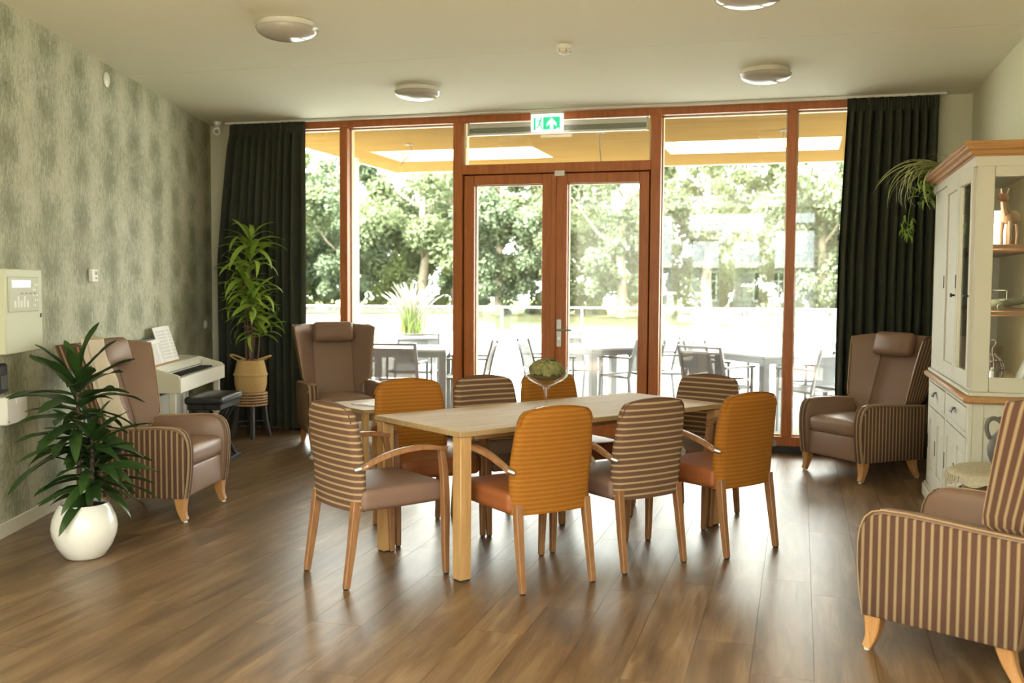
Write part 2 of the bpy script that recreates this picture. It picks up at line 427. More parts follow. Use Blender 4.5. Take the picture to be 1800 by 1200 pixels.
M['plume'] = leafmat('grass_plume', (.2117, .1966, .1613), (.2772, .2621, .2218), .4, .8)
M['grassblade'] = leafmat('grass_blade', (.0864, .1296, .0252), (.1440, .1800, .0504), .4, .6)
M['planter'] = plain('planter_grey', (.1500, .1530, .1560), .6)
M['hydrangea'] = leafmat('hydrangea_petal', (.03, .045, .006), (.52, .48, .20), .15, .8, False, None, 55)
M['moss'] = plain('dried_leaf', (.10, .075, .03), .9, vary=.3, scale=50)
M['barrel'] = wood('barrel_oak', (.17, .075, .032), (.28, .140, .062), 'Z', .5)
M['lace'] = plain('lace_cloth', (.47, .42, .31), .95, 0, .1, .3, 45, .8, 90)
M['clay'] = plain('grey_clay', (.115, .105, .092), .6, vary=.25, scale=14)
M['tagcard'] = plain('kraft_tag', (.42, .30, .17), .8)
M['figwood'] = wood('carved_wood', (.14, .068, .03), (.26, .14, .07), 'Z', .5, 2)
M['verdigris'] = plain('green_bronze', (.10, .105, .065), .5, .5, vary=.25, scale=30)
M['wire'] = plain('rusty_wire', (.06, .045, .035), .6, .4)
M['roofgrey'] = plain('slate_roof', (.2142, .2261, .2499), .7, vary=.12, scale=3)
M['render'] = plain('white_render', (.4563, .4504, .4212), .8)
M['brick'] = plain('brown_brick', (.30, .19, .11), .85, vary=.2, scale=8)
M['houseglass'] = plain('house_window_glass', (.0500, .0550, .0600), .1)
def emis(name, col, st):
    t = NT(name); return t.set(col, .4, 0, .3, **{'Emission Color': (*col, 1), 'Emission Strength': st})
M['signwhite'] = emis('sign_white', (.92, .92, .88), .12)
M['signgreen'] = emis('sign_green', (.02, .36, .17), .10)
M['lcd'] = emis('display_white', (.85, .86, .80), .10)

# ------------------------------------------------------------------ floor
def clip(poly, pl):
    for (a, b, c) in pl:      # keep a*x+b*y <= c
        out = []
        for i in range(len(poly)):
            p, q = poly[i-1], poly[i]; dp = a*p[0]+b*p[1]-c; dq = a*q[0]+b*q[1]-c
            if (dp <= 0) != (dq <= 0):
                t = dp/(dp-dq); out.append((p[0]+t*(q[0]-p[0]), p[1]+t*(q[1]-p[1])))
            if dq <= 0: out.append(q)
        poly = out
        if not poly: break
    return poly
XL = -6.6                                   # alcove wall behind the camera on the left
YL = 2.2                                    # where the papered wall ends
floor = struct(MB().box(XL-.2, XR+.2, YF-.2, YB+.06, -.12, -.006).build('floor', M['subfloor']))
PWD, PLN, GAP = .2335, 1.30, .0007
px0 = .081 - PWD*40
lim = [(1, 0, XR), (0, 1, YB-.02), (-.9517, -.307, -(.9517*LW0.x+.307*LW0.y))]
full = MB().box(-PWD/2+GAP, PWD/2-GAP, -PLN/2+GAP, PLN/2-GAP, -.006, 0).mesh('plank'); full.materials.append(M['floor'])
rest = MB(); off = random.Random(3)
for i in range(80):
    xa = px0 + i*PWD
    if xa > XR or xa+PWD < XL: continue
    y = YF - PLN*off.random()
    while y < YB:
        front = y+PLN > 2.4
        rect = [(xa, y), (xa+PWD, y), (xa+PWD, y+PLN), (xa, y+PLN)]
        if front:
            pl = clip(rect, lim)
            if pl:
                a = sum(pl[k-1][0]*pl[k][1]-pl[k][0]*pl[k-1][1] for k in range(len(pl)))/2
                if abs(abs(a)-PWD*PLN) < 1e-5: obj('plank', full, None, floor, (xa+PWD/2, y+PLN/2, 0))
                elif abs(a) > .01:
                    cx, cy = xa+PWD/2, y+PLN/2
                    m_ = MB().prism(inset([(p[0]-cx, p[1]-cy) for p in pl], GAP), 'z', -.006, 0)
                    m_.build('plank', M['floor'], floor, None, (cx, cy, 0))
        else:
            pl = clip(rect, [(1, 0, XR), (-1, 0, -XL), (0, -1, -YF)])
            if pl: rest.prism(inset(pl, GAP), 'z', -.006, 0)
        y += PLN
ro = rest.build('planks', M['floor'], floor); ro['kind'] = 'stuff'

# ------------------------------------------------------------------ ceiling and walls
RL = (-5.2, -.1, -2.8, .1)                    # rooflight added behind the camera as extra fill light
cb = MB(); cb.box(XL-.3, XR+.3, RL[3], YB+.1, ZC+.012, ZC+.3); cb.box(XL-.3, XR+.3, YF-.3, RL[2], ZC+.012, ZC+.3)
cb.box(XL-.3, RL[0], RL[2], RL[3], ZC+.012, ZC+.3); cb.box(RL[1], XR+.3, RL[2], RL[3], ZC+.012, ZC+.3)
ceiling = struct(cb.build('ceiling', M['ceiling']))
for xa, xb, ya, yb in ((XL, XR+.02, YF, RL[2]), (XL, RL[0], RL[2], RL[3]), (RL[1], XR+.02, RL[2], RL[3]), (XL, XR+.02, RL[3], 4.02), (XL, XR+.02, 4.026, 6.810), (XL, XR+.02, 6.821, YB+.1)):
    MB().box(xa, xb, ya, yb, ZC, ZC+.013, .0015).build('panel', M['ceiling'], ceiling)
rw = sempty('fill_rooflight')
for k in range(4):
    xa = RL[0]+k*1.275; MB().box(xa+.04, xa+1.235, RL[2]+.04, RL[3]-.04, ZC+.24, ZC+.25).build('pane', M['glass'], rw)
    f = MB(); f.box(xa, xa+.04, RL[2], RL[3], ZC+.2, ZC+.3); f.box(xa+1.235, xa+1.275, RL[2], RL[3], ZC+.2, ZC+.3); f.box(xa+.04, xa+1.235, RL[2], RL[2]+.04, ZC+.2, ZC+.3); f.box(xa+.04, xa+1.235, RL[3]-.04, RL[3], ZC+.2, ZC+.3)
    f.build('window_frame', M['white'], rw)
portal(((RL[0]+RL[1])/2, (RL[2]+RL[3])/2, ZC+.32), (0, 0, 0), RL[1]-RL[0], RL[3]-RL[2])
# left wall: local x along wall, local y outwards
s0, s1 = (YL-LW0.y)/LWD.y, (YB+.3-LW0.y)/LWD.y
struct(MB().box(s0, s1, 0, .25, -.12, ZC+.3).build('wall_left', M['wallpaper'], None, None, LW0, LWR))
bl_ = MB().box(s0, (YB-.01-LW0.y)/LWD.y, -.014, 0, 0, .085, .003).build('baseboard_left', M['base'], None, None, LW0, LWR); struct(bl_)
cxl = LW0.x + LWD.x*s0
struct(MB().box(XL, cxl+.0, YL-.2, YL, -.12, ZC+.3).build('wall_alcove_return', M['wall']))
AW = (-2.4, .6, .3, 2.7)  # opening added in the unseen alcove wall to bring in more light
wa = MB(); wa.box(XL-.2, XL, YF-.2, AW[0], -.12, ZC+.3); wa.box(XL-.2, XL, AW[1], YL, -.12, ZC+.3); wa.box(XL-.2, XL, AW[0], AW[1], -.12, AW[2]); wa.box(XL-.2, XL, AW[0], AW[1], AW[3], ZC+.3)
struct(wa.build('wall_alcove', M['wall']))
wn = sempty('fill_window_alcove'); MB().box(XL-.12, XL-.11, AW[0], AW[1], AW[2], AW[3]).build('pane', M['glass'], wn)
f = MB(); f.box(XL-.15, XL-.08, AW[0], AW[0]+.06, AW[2], AW[3]); f.box(XL-.15, XL-.08, AW[1]-.06, AW[1], AW[2], AW[3]); f.box(XL-.15, XL-.08, AW[0], AW[1], AW[2], AW[2]+.06); f.box(XL-.15, XL-.08, AW[0], AW[1], AW[3]-.06, AW[3]); f.build('window_frame', M['white'], wn)
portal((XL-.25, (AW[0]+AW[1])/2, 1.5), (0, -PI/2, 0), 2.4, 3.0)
WXL, WXR = -4.95, .52          # glazed opening
struct(MB().box(-6.3, WXL, YB, YB+.3, -.12, ZC+.3).build('wall_back_left', M['wall']))
struct(MB().box(WXR, XR+.3, YB, YB+.3, -.12, ZC+.3).build('wall_back_right', M['wall']))
struct(MB().box(.55, XR, YB-.014, YB, 0, .085, .003).build('baseboard_back', M['base']))
# right wall; the window behind the camera is added for fill light
RW = (-1.9, 1.5, .7, 2.6)
wr = MB(); wr.box(XR, XR+.25, RW[1], YB+.3, -.12, ZC+.3); wr.box(XR, XR+.25, YF-.25, RW[0], -.12, ZC+.3)
wr.box(XR, XR+.25, RW[0], RW[1], -.12, RW[2]); wr.box(XR, XR+.25, RW[0], RW[1], RW[3], ZC+.3)
struct(wr.build('wall_right', M['wallr']))
struct(MB().box(XR-.014, XR, RW[1], YB-.02, 0, .085, .003).build('baseboard_right', M['base']))
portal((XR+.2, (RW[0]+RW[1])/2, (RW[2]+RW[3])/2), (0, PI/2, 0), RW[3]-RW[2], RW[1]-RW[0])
wn = sempty('fill_window_right')
for ya, yb in ((RW[0], -.25), (-.15, RW[1])):
    f = MB(); f.box(XR+.08, XR+.16, ya, ya+.07, RW[2], RW[3]); f.box(XR+.08, XR+.16, yb-.07, yb, RW[2], RW[3])
    f.box(XR+.08, XR+.16, ya+.07, yb-.07, RW[2], RW[2]+.07); f.box(XR+.08, XR+.16, ya+.07, yb-.07, RW[3]-.07, RW[3])
    f.build('window_frame', M['white'], wn); MB().box(XR+.115, XR+.125, ya+.07, yb-.07, RW[2]+.07, RW[3]-.07).build('pane', M['glass'], wn)
MB().box(XR+.08, XR+.16, -.25, -.15, RW[2], RW[3]).build('mullion', M['white'], wn)
# front wall (behind the camera): openings whose mirror images show in the garden glass
ops = [(-2.98, -2.60, .55, 2.95), (-2.22, -1.62, .55, 2.42), (-1.36, -.80, .55, 2.42), (-.55, .28, .55, 2.62), (-2.30, -.72, 2.58, 2.98), (-.30, .28, 2.72, 2.98)]
xs = sorted({XL-.2, XR+.25, *[o[0] for o in ops], *[o[1] for o in ops]}); zs = sorted({-.12, ZC+.3, *[o[2] for o in ops], *[o[3] for o in ops]})
wf = MB()
for xa, xb in zip(xs, xs[1:]):
    for za, zb in zip(zs, zs[1:]):
        cx, cz = (xa+xb)/2, (za+zb)/2
        if not any(o[0] < cx < o[1] and o[2] < cz < o[3] for o in ops): wf.box(xa, xb, YF-.25, YF, za, zb)
struct(wf.build('wall_front', M['wall']))
wn = sempty('window_3')
for xa, xb, za, zb in ops:
    MB().box(xa, xb, YF-.13, YF-.12, za, zb).build('pane', M['glass'], wn)
    f = MB(); f.box(xa, xa+.03, YF-.16, YF-.09, za, zb); f.box(xb-.03, xb, YF-.16, YF-.09, za, zb); f.box(xa, xb, YF-.16, YF-.09, za, za+.03); f.box(xa, xb, YF-.16, YF-.09, zb-.03, zb)
    f.build('window_frame', M['white'], wn)
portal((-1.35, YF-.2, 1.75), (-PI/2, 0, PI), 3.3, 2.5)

# ------------------------------------------------------------------ garden facade: window_1, door_1, door_2
wn = sempty('window_1'); FR = M['frame']
yi, yo = YB-.02, YB+.12; ZT, ZS = 3.055, .062
def member(x0, x1, z0, z1, name='mullion', m=FR, y0=yi, y1=yo, parent=wn):
    return MB().box(x0, x1, y0, y1, z0, z1, .004).build(name, m, parent)
member(WXL, WXR, 2.985, ZT, 'head_rail'); member(WXL, WXR, ZS, .145, 'sill_rail'); 
MB().box(WXL, WXR, yi+.02, yo, -.02, ZS).build('sill', M['black'], wn)
MB().box(WXL-.6, WXR+.6, YB-.03, YB-.02, ZT-.005, ZC-.001).build('ceiling_strip', M['base'], wn)  # pale painted trim closing the gap below the ceiling
posts = [(-4.95, -4.86), (-4.367, -4.287), (-3.191, -3.099), (-1.313, -1.225), (-.134, -.053), (.45, .52)]
for a, b in posts: member(a, b, .145, 2.985)
for a, b in ((-4.86, -4.367), (-4.287, -3.191), (-1.225, -.134), (-.053, .45)):
    MB().box(a, b, YB+.06, YB+.066, .145, 2.985).build('pane', M['glass'], wn)
    for xx in (a, b-.012): MB().box(xx, xx+.012, YB+.068, YB+.13, .145, 2.985).build('glazing_bead', M['frameout'], wn)
    MB().box(a, b, YB+.068, YB+.13, 2.972, 2.985).build('glazing_bead', M['frameout'], wn); MB().box(a, b, YB+.04, YB+.06, .145, .16).build('glazing_bead', M['frameout'], wn)
member(-3.099, -1.313, 2.50, 2.59, 'transom_bar')
MB().box(-3.099, -1.313, YB+.06, YB+.066, 2.59, 2.985).build('pane', M['glass'], wn)
for xx in (-3.099, -1.333): MB().box(xx, xx+.02, YB+.02, YB+.12, 2.59, 2.985).build('glazing_bead', M['frameout'], wn)
vt = MB(); vt.box(-3.05, -1.35, YB+.005, YB+.05, 2.93, 2.975, .003); vt.box(-3.05, -1.35, YB+.005, YB+.05, 2.865, 2.885, .003)
tv = thing('ventilation_grille', 'long grey ventilation grille along the top of the window above the doors', 'vent', (0, 0, 0))
vt.build('grille_rail', M['ventlight'], tv); MB().box(-3.045, -1.355, YB+.015, YB+.045, 2.885, 2.93).build('grille_slot', M['ventgrey'], tv)
for xx in (-3.055, -1.36): MB().box(xx, xx+.015, YB, YB+.05, 2.86, 2.98, .003).build('end_cap', M['ventlight'], tv)
MB().tube([(-3.06, YB-.005, 2.86), (-3.062, YB-.005, 2.80), (-3.06, YB-.005, 2.76)], .006, 6).build('pull_cord', M['white'], tv)
# double doors: each leaf an object of the setting with stiles, rails, pane
def leaf(name, x0, x1, g0, g1):
    d = sempty(name); y0, y1 = YB, YB+.085
    for a, b in ((x0, g0), (g1, x1)): MB().box(a, b, y0, y1, .10, 2.492, .004).build('stile', FR, d)
    MB().box(g0, g1, y0, y1, 2.402, 2.492, .004).build('rail', FR, d); MB().box(g0, g1, y0, y1, .10, .25, .004).build('rail', FR, d)
    MB().box(g0, g1, YB+.045, YB+.051, .25, 2.402).build('pane', M['glass'], d)
    for xx in (g0, g1-.010): MB().box(xx, xx+.010, YB+.053, YB+.1, .25, 2.402).build('glazing_bead', M['frameout'], d)
    MB().box(g0, g1, YB+.053, YB+.1, 2.392, 2.402).build('glazing_bead', M['frameout'], d)
    return d
for x0, x1, z0, z1 in ((-3.099, -3.070, .145, 2.50), (-1.342, -1.313, .145, 2.50), (-3.099, -1.313, 2.475, 2.505)): MB().box(x0, x1, YB+.087, YB+.12, z0, z1).build('rebate', FR, wn)
leaf('door_1', -3.085, -2.203, -2.985, -2.322)
d2 = leaf('door_2', -2.197, -1.327, -2.085, -1.416)
MB().box(-2.235, -2.185, YB-.014, YB, .12, 2.49, .003).build('cover_strip', FR, d2)
h = MB(); pl = [(-.023, -.12), (-.015, -.128), (.015, -.128), (.023, -.12), (.023, .12), (.015, .128), (-.015, .128), (-.023, .12)]
h.prism([(p[0]-2.150, p[1]+1.02) for p in pl], 'y', YB-.012, YB-.001, .002); hp = h.build('handle_plate', M['steel'], d2)
hv = MB(); hv.tube([(-2.150, YB-.008, 1.05), (-2.150, YB-.055, 1.05), (-2.135, YB-.062, 1.05), (-2.02, YB-.062, 1.05)], .010, 10); hv.build('lever', M['steel'], hp)
kh = MB(); kh.M = Matrix.Translation((-2.150, YB-.012, .97)) @ Matrix.Rotation(PI/2, 4, 'X'); kh.lathe([(0, 0), (.012, 0), (.012, .006), (0, .006)], 14); kh.build('key_cylinder', M['chrome'], hp)
tag(MB().box(-2.20, -2.105, YB-.03, YB-.001, 2.465, 2.515, .005).build('door_sensor', M['white']), 'small white sensor block at the top of the right door leaf', 'sensor')
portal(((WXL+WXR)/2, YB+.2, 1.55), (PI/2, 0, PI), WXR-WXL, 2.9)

# ------------------------------------------------------------------ curtains
def curtain(x0t, x1t, x0b, x1b, n, label, seed):
    rr = random.Random(seed); ph = [rr.random()*6.28 for _ in range(4)]; NU, NV = n*12, 26; H = 3.01
    def surf(dy):
        def g(u, v):
            z = .03 + (H)*v; hdr = max(0, (v-.955)/.045)
            e = min(1, (1-v)*2.2)**.8
            xa = x0t+(x0b-x0t)*e; xb = x1t+(x1b-x1t)*e
            uu = u + .018*math.sin(u*9+ph[0])*(1-hdr)
            ph_ = uu*n*2*PI
            amp = (.046+.012*math.sin(u*17+ph[1]+v*2))*(1-.75*hdr)
            wv = math.sin(ph_ + .35*math.sin(v*5+ph[2])*(1-v)) + .25*math.sin(2*ph_+ph[3])
            fine = .008*math.sin(uu*n*2*PI*3)*hdr
            x = xa+(xb-xa)*u + .010*math.cos(ph_)*(1-hdr)
            return (x, 9.02+amp*wv+fine+dy, z)
        return g
    o = MB().slab(surf(0), surf(.006), NU, NV).build('curtain', M['curtain'], None, None, None, 0, 70)
    tag(o, label, 'curtain', 'dark curtains beside the garden windows')
    hd = MB().slab(lambda u, v: (x0t+(x1t-x0t)*u, 9.02-.026+.008*math.sin(u*n*2*PI*3), 2.925+.10*v), lambda u, v: (x0t+(x1t-x0t)*u, 9.02-.02+.008*math.sin(u*n*2*PI*3), 2.925+.10*v), NU, 2)
    hd.build('gathered_heading', M['curtain'], o, None, None, 0, 70)
    return o
curtain(-5.49, -4.675, -5.66, -4.68, 11, 'dark green-black curtain hanging behind the basket plant, left of the windows', 1)
curtain(.345, 1.06, .29, 1.05, 10, 'dark green-black curtain hanging right of the windows, beside the cream cabinet', 2)
rl = thing('curtain_rail', 'thin white curtain rail on the ceiling along the garden windows', 'curtain rail', (0, 0, 0))
MB().box(-5.55, 1.12, 9.005, 9.035, ZC-.022, ZC-.001, .003).build('track', M['white'], rl)

# ------------------------------------------------------------------ ceiling fittings
def dome_light(i, x, y, label):
    t = thing('ceiling_light', label, 'ceiling light', (x, y, ZC), 0, 'round dome ceiling lights')
    MB().lathe([(0, -.001), (.165, -.001), (.175, -.01), (.178, -.048), (.165, -.05), (0, -.05)], 40).build('mount_ring', M['lampbase'], t)
    pr = [(.186*math.cos(a), -.046-.066*math.sin(a)) for a in [k*PI/2/10 for k in range(11)]]
    MB().lathe([(.178, -.040), (.190, -.042)]+pr[:-1]+[(0, -.112)], 40).build('dome_shade', M['lampglass'], t)
    return t
dome_light(0, -3.05, 5.66, 'large white dome ceiling light nearest the wallpapered wall, towards the viewer')
dome_light(1, -3.02, 7.77, 'white dome ceiling light above the left glass panel near the windows')
dome_light(2, -.28, 7.75, 'white dome ceiling light near the windows on the right side')
dome_light(3, -.30, 5.62, 'white dome ceiling light cut off by the top edge of the picture')
t = thing('smoke_detector', 'white smoke detector on the ceiling beside the seam', 'smoke detector', (-1.545, 6.66, ZC))
MB().lathe([(0, -.001), (.052, -.001), (.055, -.01), (.052, -.03), (0, -.03)], 28).build('base', M['white'], t)
MB().lathe([(.044, -.030), (.046, -.04), (.038, -.055), (.022, -.062), (0, -.062)], 28).build('sensing_head', M['lampbase'], t)
for k in range(6):
    a = k*PI/3; MB().box(.040*math.cos(a)-.005, .040*math.cos(a)+.005, .040*math.sin(a)-.005, .040*math.sin(a)+.005, -.052, -.03).build('vane', M['grey'], t)
# exit sign
t = thing('exit_sign', 'green and white emergency exit sign on the ceiling above the doors', 'exit sign', (-2.25, 9.06, ZC))
MB().box(-.155, .155, -.05, .03, -.045, -.001, .005).build('housing', M['white'], t)
MB().box(-.152, .152, -.03, -.006, -.200, -.045, .006).build('light_panel', M['signwhite'], t)
g = MB(); g.box(-.125, -.105, -.034, -.0302, -.185, -.075); g.box(-.035, .122, -.034, -.0302, -.185, -.07); g.build('green_field', M['signgreen'], t)
ar = [(0, .045), (.045, -.005), (.045, -.03), (.014, -.005), (.014, -.055), (-.014, -.055), (-.014, -.005), (-.045, -.03), (-.045, -.005)]
MB().prism([(p[0]+.045, p[1]-.125) for p in ar], 'y', -.037, -.0341).build('arrow', M['signwhite'], t)
man = MB()
def limb(p, q, w_):
    p, q = Vector(p), Vector(q); d = (q-p).normalized(); n_ = Vector((-d.y, d.x))*w_/2
    man.prism([tuple(p+n_), tuple(p-n_), tuple(q-n_), tuple(q+n_)], 'y', -.034, -.0302)
man.prism([(-.055+.010*math.cos(k*PI/5), -.085+.010*math.sin(k*PI/5)) for k in range(10)], 'y', -.034, -.0302)
for a, b, q in (((-.060, -.095), (-.070, -.135), .018), ((-.070, -.133), (-.050, -.155), .012), ((-.050, -.155), (-.042, -.182), .010), ((-.070, -.133), (-.085, -.160), .012), ((-.085, -.160), (-.102, -.163), .010), ((-.060, -.098), (-.082, -.100), .009), ((-.082, -.100), (-.092, -.115), .008), ((-.060, -.100), (-.044, -.115), .009)): limb(a, b, q)
man.build('running_figure', M['signgreen'], t)
MB().box(.092, .112, -.0352, -.0341, -.183, -.172).build('test_lamp', M['signwhite'], t)
# camera in the corner
t = thing('security_camera', 'small white camera on the ceiling in the corner beside the left curtain', 'camera', (-5.60, 8.95, ZC))
MB().lathe([(0, -.001), (.04, -.001), (.04, -.025), (.025, -.04), (0, -.04)], 20).build('mount', M['white'], t)
b = MB(); b.M = Matrix.Translation((.01, -.02, -.085)) @ Matrix.Rotation(.5, 4, 'Z') @ Matrix.Rotation(PI/2+.35, 4, 'X'); b.lathe([(0, -.05), (.036, -.05), (.042, -.03), (.042, .05), (.036, .06), (0, .06)], 20); b.build('body', M['white'], t)
b = MB(); b.M = Matrix.Translation((.01, -.02, -.085)) @ Matrix.Rotation(.5, 4, 'Z') @ Matrix.Rotation(PI/2+.35, 4, 'X'); b.lathe([(0, .061), (.022, .061), (.020, .066), (0, .066)], 16); b.build('lens', M['grey'], t)

# ------------------------------------------------------------------ things on the papered wall (local x along wall, -y into the room)
def wallthing(name, label, cat, s, z): return thing(name, label, cat, lw(s, 0, z), LWR)
t = wallthing('alarm_panel', 'pale grey-green fire alarm control cabinet on the wallpaper at the left edge', 'alarm panel', .15, 1.30)
MB().box(-.24, .24, -.10, -.001, -.24, .24, .006).build('cabinet_box', M['panelgrey'], t)
f = MB().box(-.21, .175, -.108, -.1, -.005, .195, .003).build('control_face', M['panelface'], t)
MB().box(-.17, .06, -.110, -.1081, .135, .175).build('display', M['lcd'], f)
for r_ in range(5):
    for c_ in range(3): MB().box(.085+c_*.026, .105+c_*.026, -.111, -.1081, .145-r_*.030, .155-r_*.030).build('button', M['white' if (r_+c_) % 3 else 'panelgrey'], f)
for c_ in range(5): MB().box(-.15+c_*.04, -.125+c_*.04, -.110, -.1081, .02, .085 if c_ % 2 else .06).build('indicator_strip', M['paper'], f)
for c_ in range(4): MB().box(-.06+c_*.055, -.03+c_*.055, -.110, -.1081, .095, .105).build('key_label', M['grey'], f)
MB().box(.205, .218, -.106, -.1, -.045, -.02, .002).build('lock', M['dark'], t)
t = wallthing('junction_box', 'small white box on the wallpaper under the alarm cabinet', 'box', .10, .735)
MB().box(-.13, .13, -.07, -.001, -.08, .08, .006).build('cover', M['white'], t); MB().box(-.02, .09, -.072, -.07, .035, .068).build('sticker', M['paper'], t)
for x in (-.11, .11): MB().box(x-.006, x+.006, -.072, -.07, -.068, -.056).build('screw', M['grey'], t)
t = wallthing('wall_phone', 'narrow black wall unit half cut by the left edge', 'wall unit', -.02, .92)
MB().box(-.06, .06, -.05, -.001, -.085, .085, .012).build('shell', M['black'], t); MB().box(-.04, .04, -.056, -.05, -.06, .02, .002).build('grip', M['dark'], t)
t = wallthing('thermostat', 'white room thermostat on the wallpaper above the piano end', 'thermostat', 1.435, 1.513)
MB().box(-.055, .055, -.03, -.001, -.045, .045, .006).build('case', M['white'], t); MB().box(-.005, .038, -.032, -.03, .005, .030).build('display', M['grey'], t); MB().box(.005, .03, -.033, -.03, -.025, -.012, .001).build('button', M['grey'], t)
t = wallthing('round_cover', 'round white cover plate high on the wallpaper', 'cover plate', 1.787, 2.944)
b = MB(); b.M = Matrix.Rotation(PI/2, 4, 'X'); b.lathe([(0, .001), (.055, .001), (.055, .008), (.048, .013), (0, .014)], 28); b.build('disc', M['white'], t)
t = wallthing('light_switch', 'cream light switch on the wallpaper beside the left curtain', 'switch', 4.40, 1.05)
MB().box(-.04, .04, -.014, -.001, -.04, .04, .004).build('plate', M['base'], t); MB().box(-.026, .026, -.020, -.014, -.026, .026, .002).build('rocker', M['white'], t)

# ------------------------------------------------------------------ dining table
TC, TA = Vector((-1.33, 5.68, 0)), math.radians(55)
t = thing('dining_table', 'long light oak dining table with square legs in the middle of the room', 'table', TC, TA)
MB().box(-1.0, 1.0, -.4, .4, .722, .75, .003).build('tabletop', M['tabletop'], t)
for sx in (-1, 1):
    for sy in (-1, 1):
        lg = MB().box(sx*.955-.034, sx*.955+.034, sy*.355-.034, sy*.355+.034, .008, .722, .004).build('leg', M['tableleg'], t)
        MB().box(sx*.955-.028, sx*.955+.028, sy*.355-.028, sy*.355+.028, 0, .008).build('glide', M['darkglide'], lg)
for sy in (-1, 1): MB().box(-.80, .80, sy*.24-.012, sy*.24+.012, .675, .722, .002).build('apron', M['tableleg'], t)
for sx in (-1, 1): MB().box(sx*.80-.012, sx*.80+.012, -.24, .24, .675, .722, .002).build('apron', M['tableleg'], t)

# ------------------------------------------------------------------ dining chairs
def bez(pts, n):
    out = []
    for i in range(n+1):
        q = [Vector(p) for p in pts]; u = i/n
        while len(q) > 1: q = [a.lerp(b, u) for a, b in zip(q, q[1:])]
        out.append(q[0])
    return out
def dining_chair(fab, seatm, label):
    t = thing('dining_chair', label, 'chair', (0, 0, 0), 0, 'upholstered dining chairs around the oak table')
    def hw(v):
        z = .37+.52*v
        return .222+.014*math.sin(min(1, (z-.37)/.36)*PI/2) - .018*max(0, (z-.62)/.27)**1.4
    def surf(side):
        def g(u, v):
            k = 2*u-1; a = abs(k)
            ztop = .890 - .034*k*k - .055*max(0, (a-.80)/.20)**2.3
            z = .37+(ztop-.37)*v
            yc = -.205 - .012*math.sin(v*PI*.5) - .062*max(0, v-.35)**1.3
            rnd = (1-max(0, (a-.82)/.18)**2.5*.72)*(1-.55*max(0, (v-.9)/.1)**2)
            y = yc + .026*k*k + side*.036*rnd*(1-.1*v)
            return (k*hw(v), y, z)
        return g
    b = MB().slab(surf(1), surf(-1), 22, 26, lambda u, v: (.37+.52*v, u*.46))
    bo = b.build('backrest', fab, t, lambda co: (co.z, co.x), None, 0, 60)
    pp = [surf(0)(u/22, 1) for u in range(23)]
    MB().sweep([Vector(p)+Vector((0, -.018, 0)) for p in pp], .006, .006, (0, 1, 0), 6).build('piping', fab, bo)
    MB().cushion((0, .045, .424), (.49, .48, .105), .03, (0, 0, .012)).build('seat', seatm, t)
    for s in (-1, 1):
        lg = MB().sweep([(s*.205, -.265, .008), (s*.203, -.235, .2), (s*.198, -.205, .42)], [.028, .034, .040], [.030, .038, .044], (0, 1, 0)).build('leg', M['chairwood'], t)
        MB().box(s*.205-.010, s*.205+.010, -.276, -.256, 0, .010).build('glide', M['darkglide'], lg)
        lg = MB().sweep(bez([(s*.262, .275, .008), (s*.262, .262, .25), (s*.272, .275, .46), (s*.272, .235, .645)], 8), [.028, .031, .034, .036, .037, .037, .036, .034, .032], [.028, .031, .034, .037, .038, .038, .036, .034, .030], (0, 1, 0)).build('leg', M['chairwood'], t)
        MB().box(s*.262-.010, s*.262+.010, .265, .285, 0, .010).build('glide', M['darkglide'], lg)
        am = MB().sweep(bez([(s*.246, -.205, .585), (s*.272, -.06, .665), (s*.285, .10, .685), (s*.272, .262, .642)], 12), [.026, .028, .032, .036, .040, .044, .046, .047, .047, .046, .044, .042, .036], .024, (0, 0, 1)).build('armrest', M['chairwood'], t)
        q = MB(); q.tube([(s*.226, -.222, .577), (s*.245, -.206, .586), (s*.252, -.175, .600)], .014, 10); q.build('bracket', M['steel'], am)
    return t
def chair_at(proto, first, along, norm, face_deg, label):
    c, s_ = math.cos(TA), math.sin(TA)
    p = TC + Vector((c*along + s_*norm, s_*along - c*norm, 0))
    return place(proto, first, p, math.radians(face_deg-90), label)
brown = dining_chair(M['brownstripe'], M['brownseat'], 'x'); orange = dining_chair(M['orangestripe'], M['orangeseat'], 'x')
# along = position along the table, norm = + towards the viewer's side; faces in degrees
def from_rear(mx, my, deg): return Vector((mx, my, 0)) + .265*Vector((math.cos(math.radians(deg)), math.sin(math.radians(deg)), 0))
place(brown, True, from_rear(-2.231, 4.50, 54), math.radians(54-90), 'brown striped armchair-style dining chair at the head of the table nearest the viewer')
place(orange, True, from_rear(-1.097, 4.701, 138), math.radians(138-90), 'orange dining chair with its back to the viewer, nearest the oak table leg')
place(brown, False, from_rear(-.697, 5.189, 140), math.radians(140-90), 'brown striped dining chair between the two orange chairs on the near side')
place(orange, False, from_rear(-.227, 5.648, 143), math.radians(143-90), 'rightmost orange dining chair, on the near side of the table')
def far(x, y, deg, proto, label): place(proto, False, from_rear(x, y, deg), math.radians(deg-90), label)
far(-2.313, 5.78, -47, orange, 'leftmost orange dining chair, facing the viewer across the table beside the wing chair')
far(-1.945, 6.135, -42, brown, 'brown striped dining chair on the far side of the table, left of the glass bowl')
far(-1.625, 6.53, -40, orange, 'orange dining chair on the far side of the table, right behind the glass bowl')
far(-.55, 6.70, -114, brown, 'brown striped dining chair at the far head of the table, by the windows')

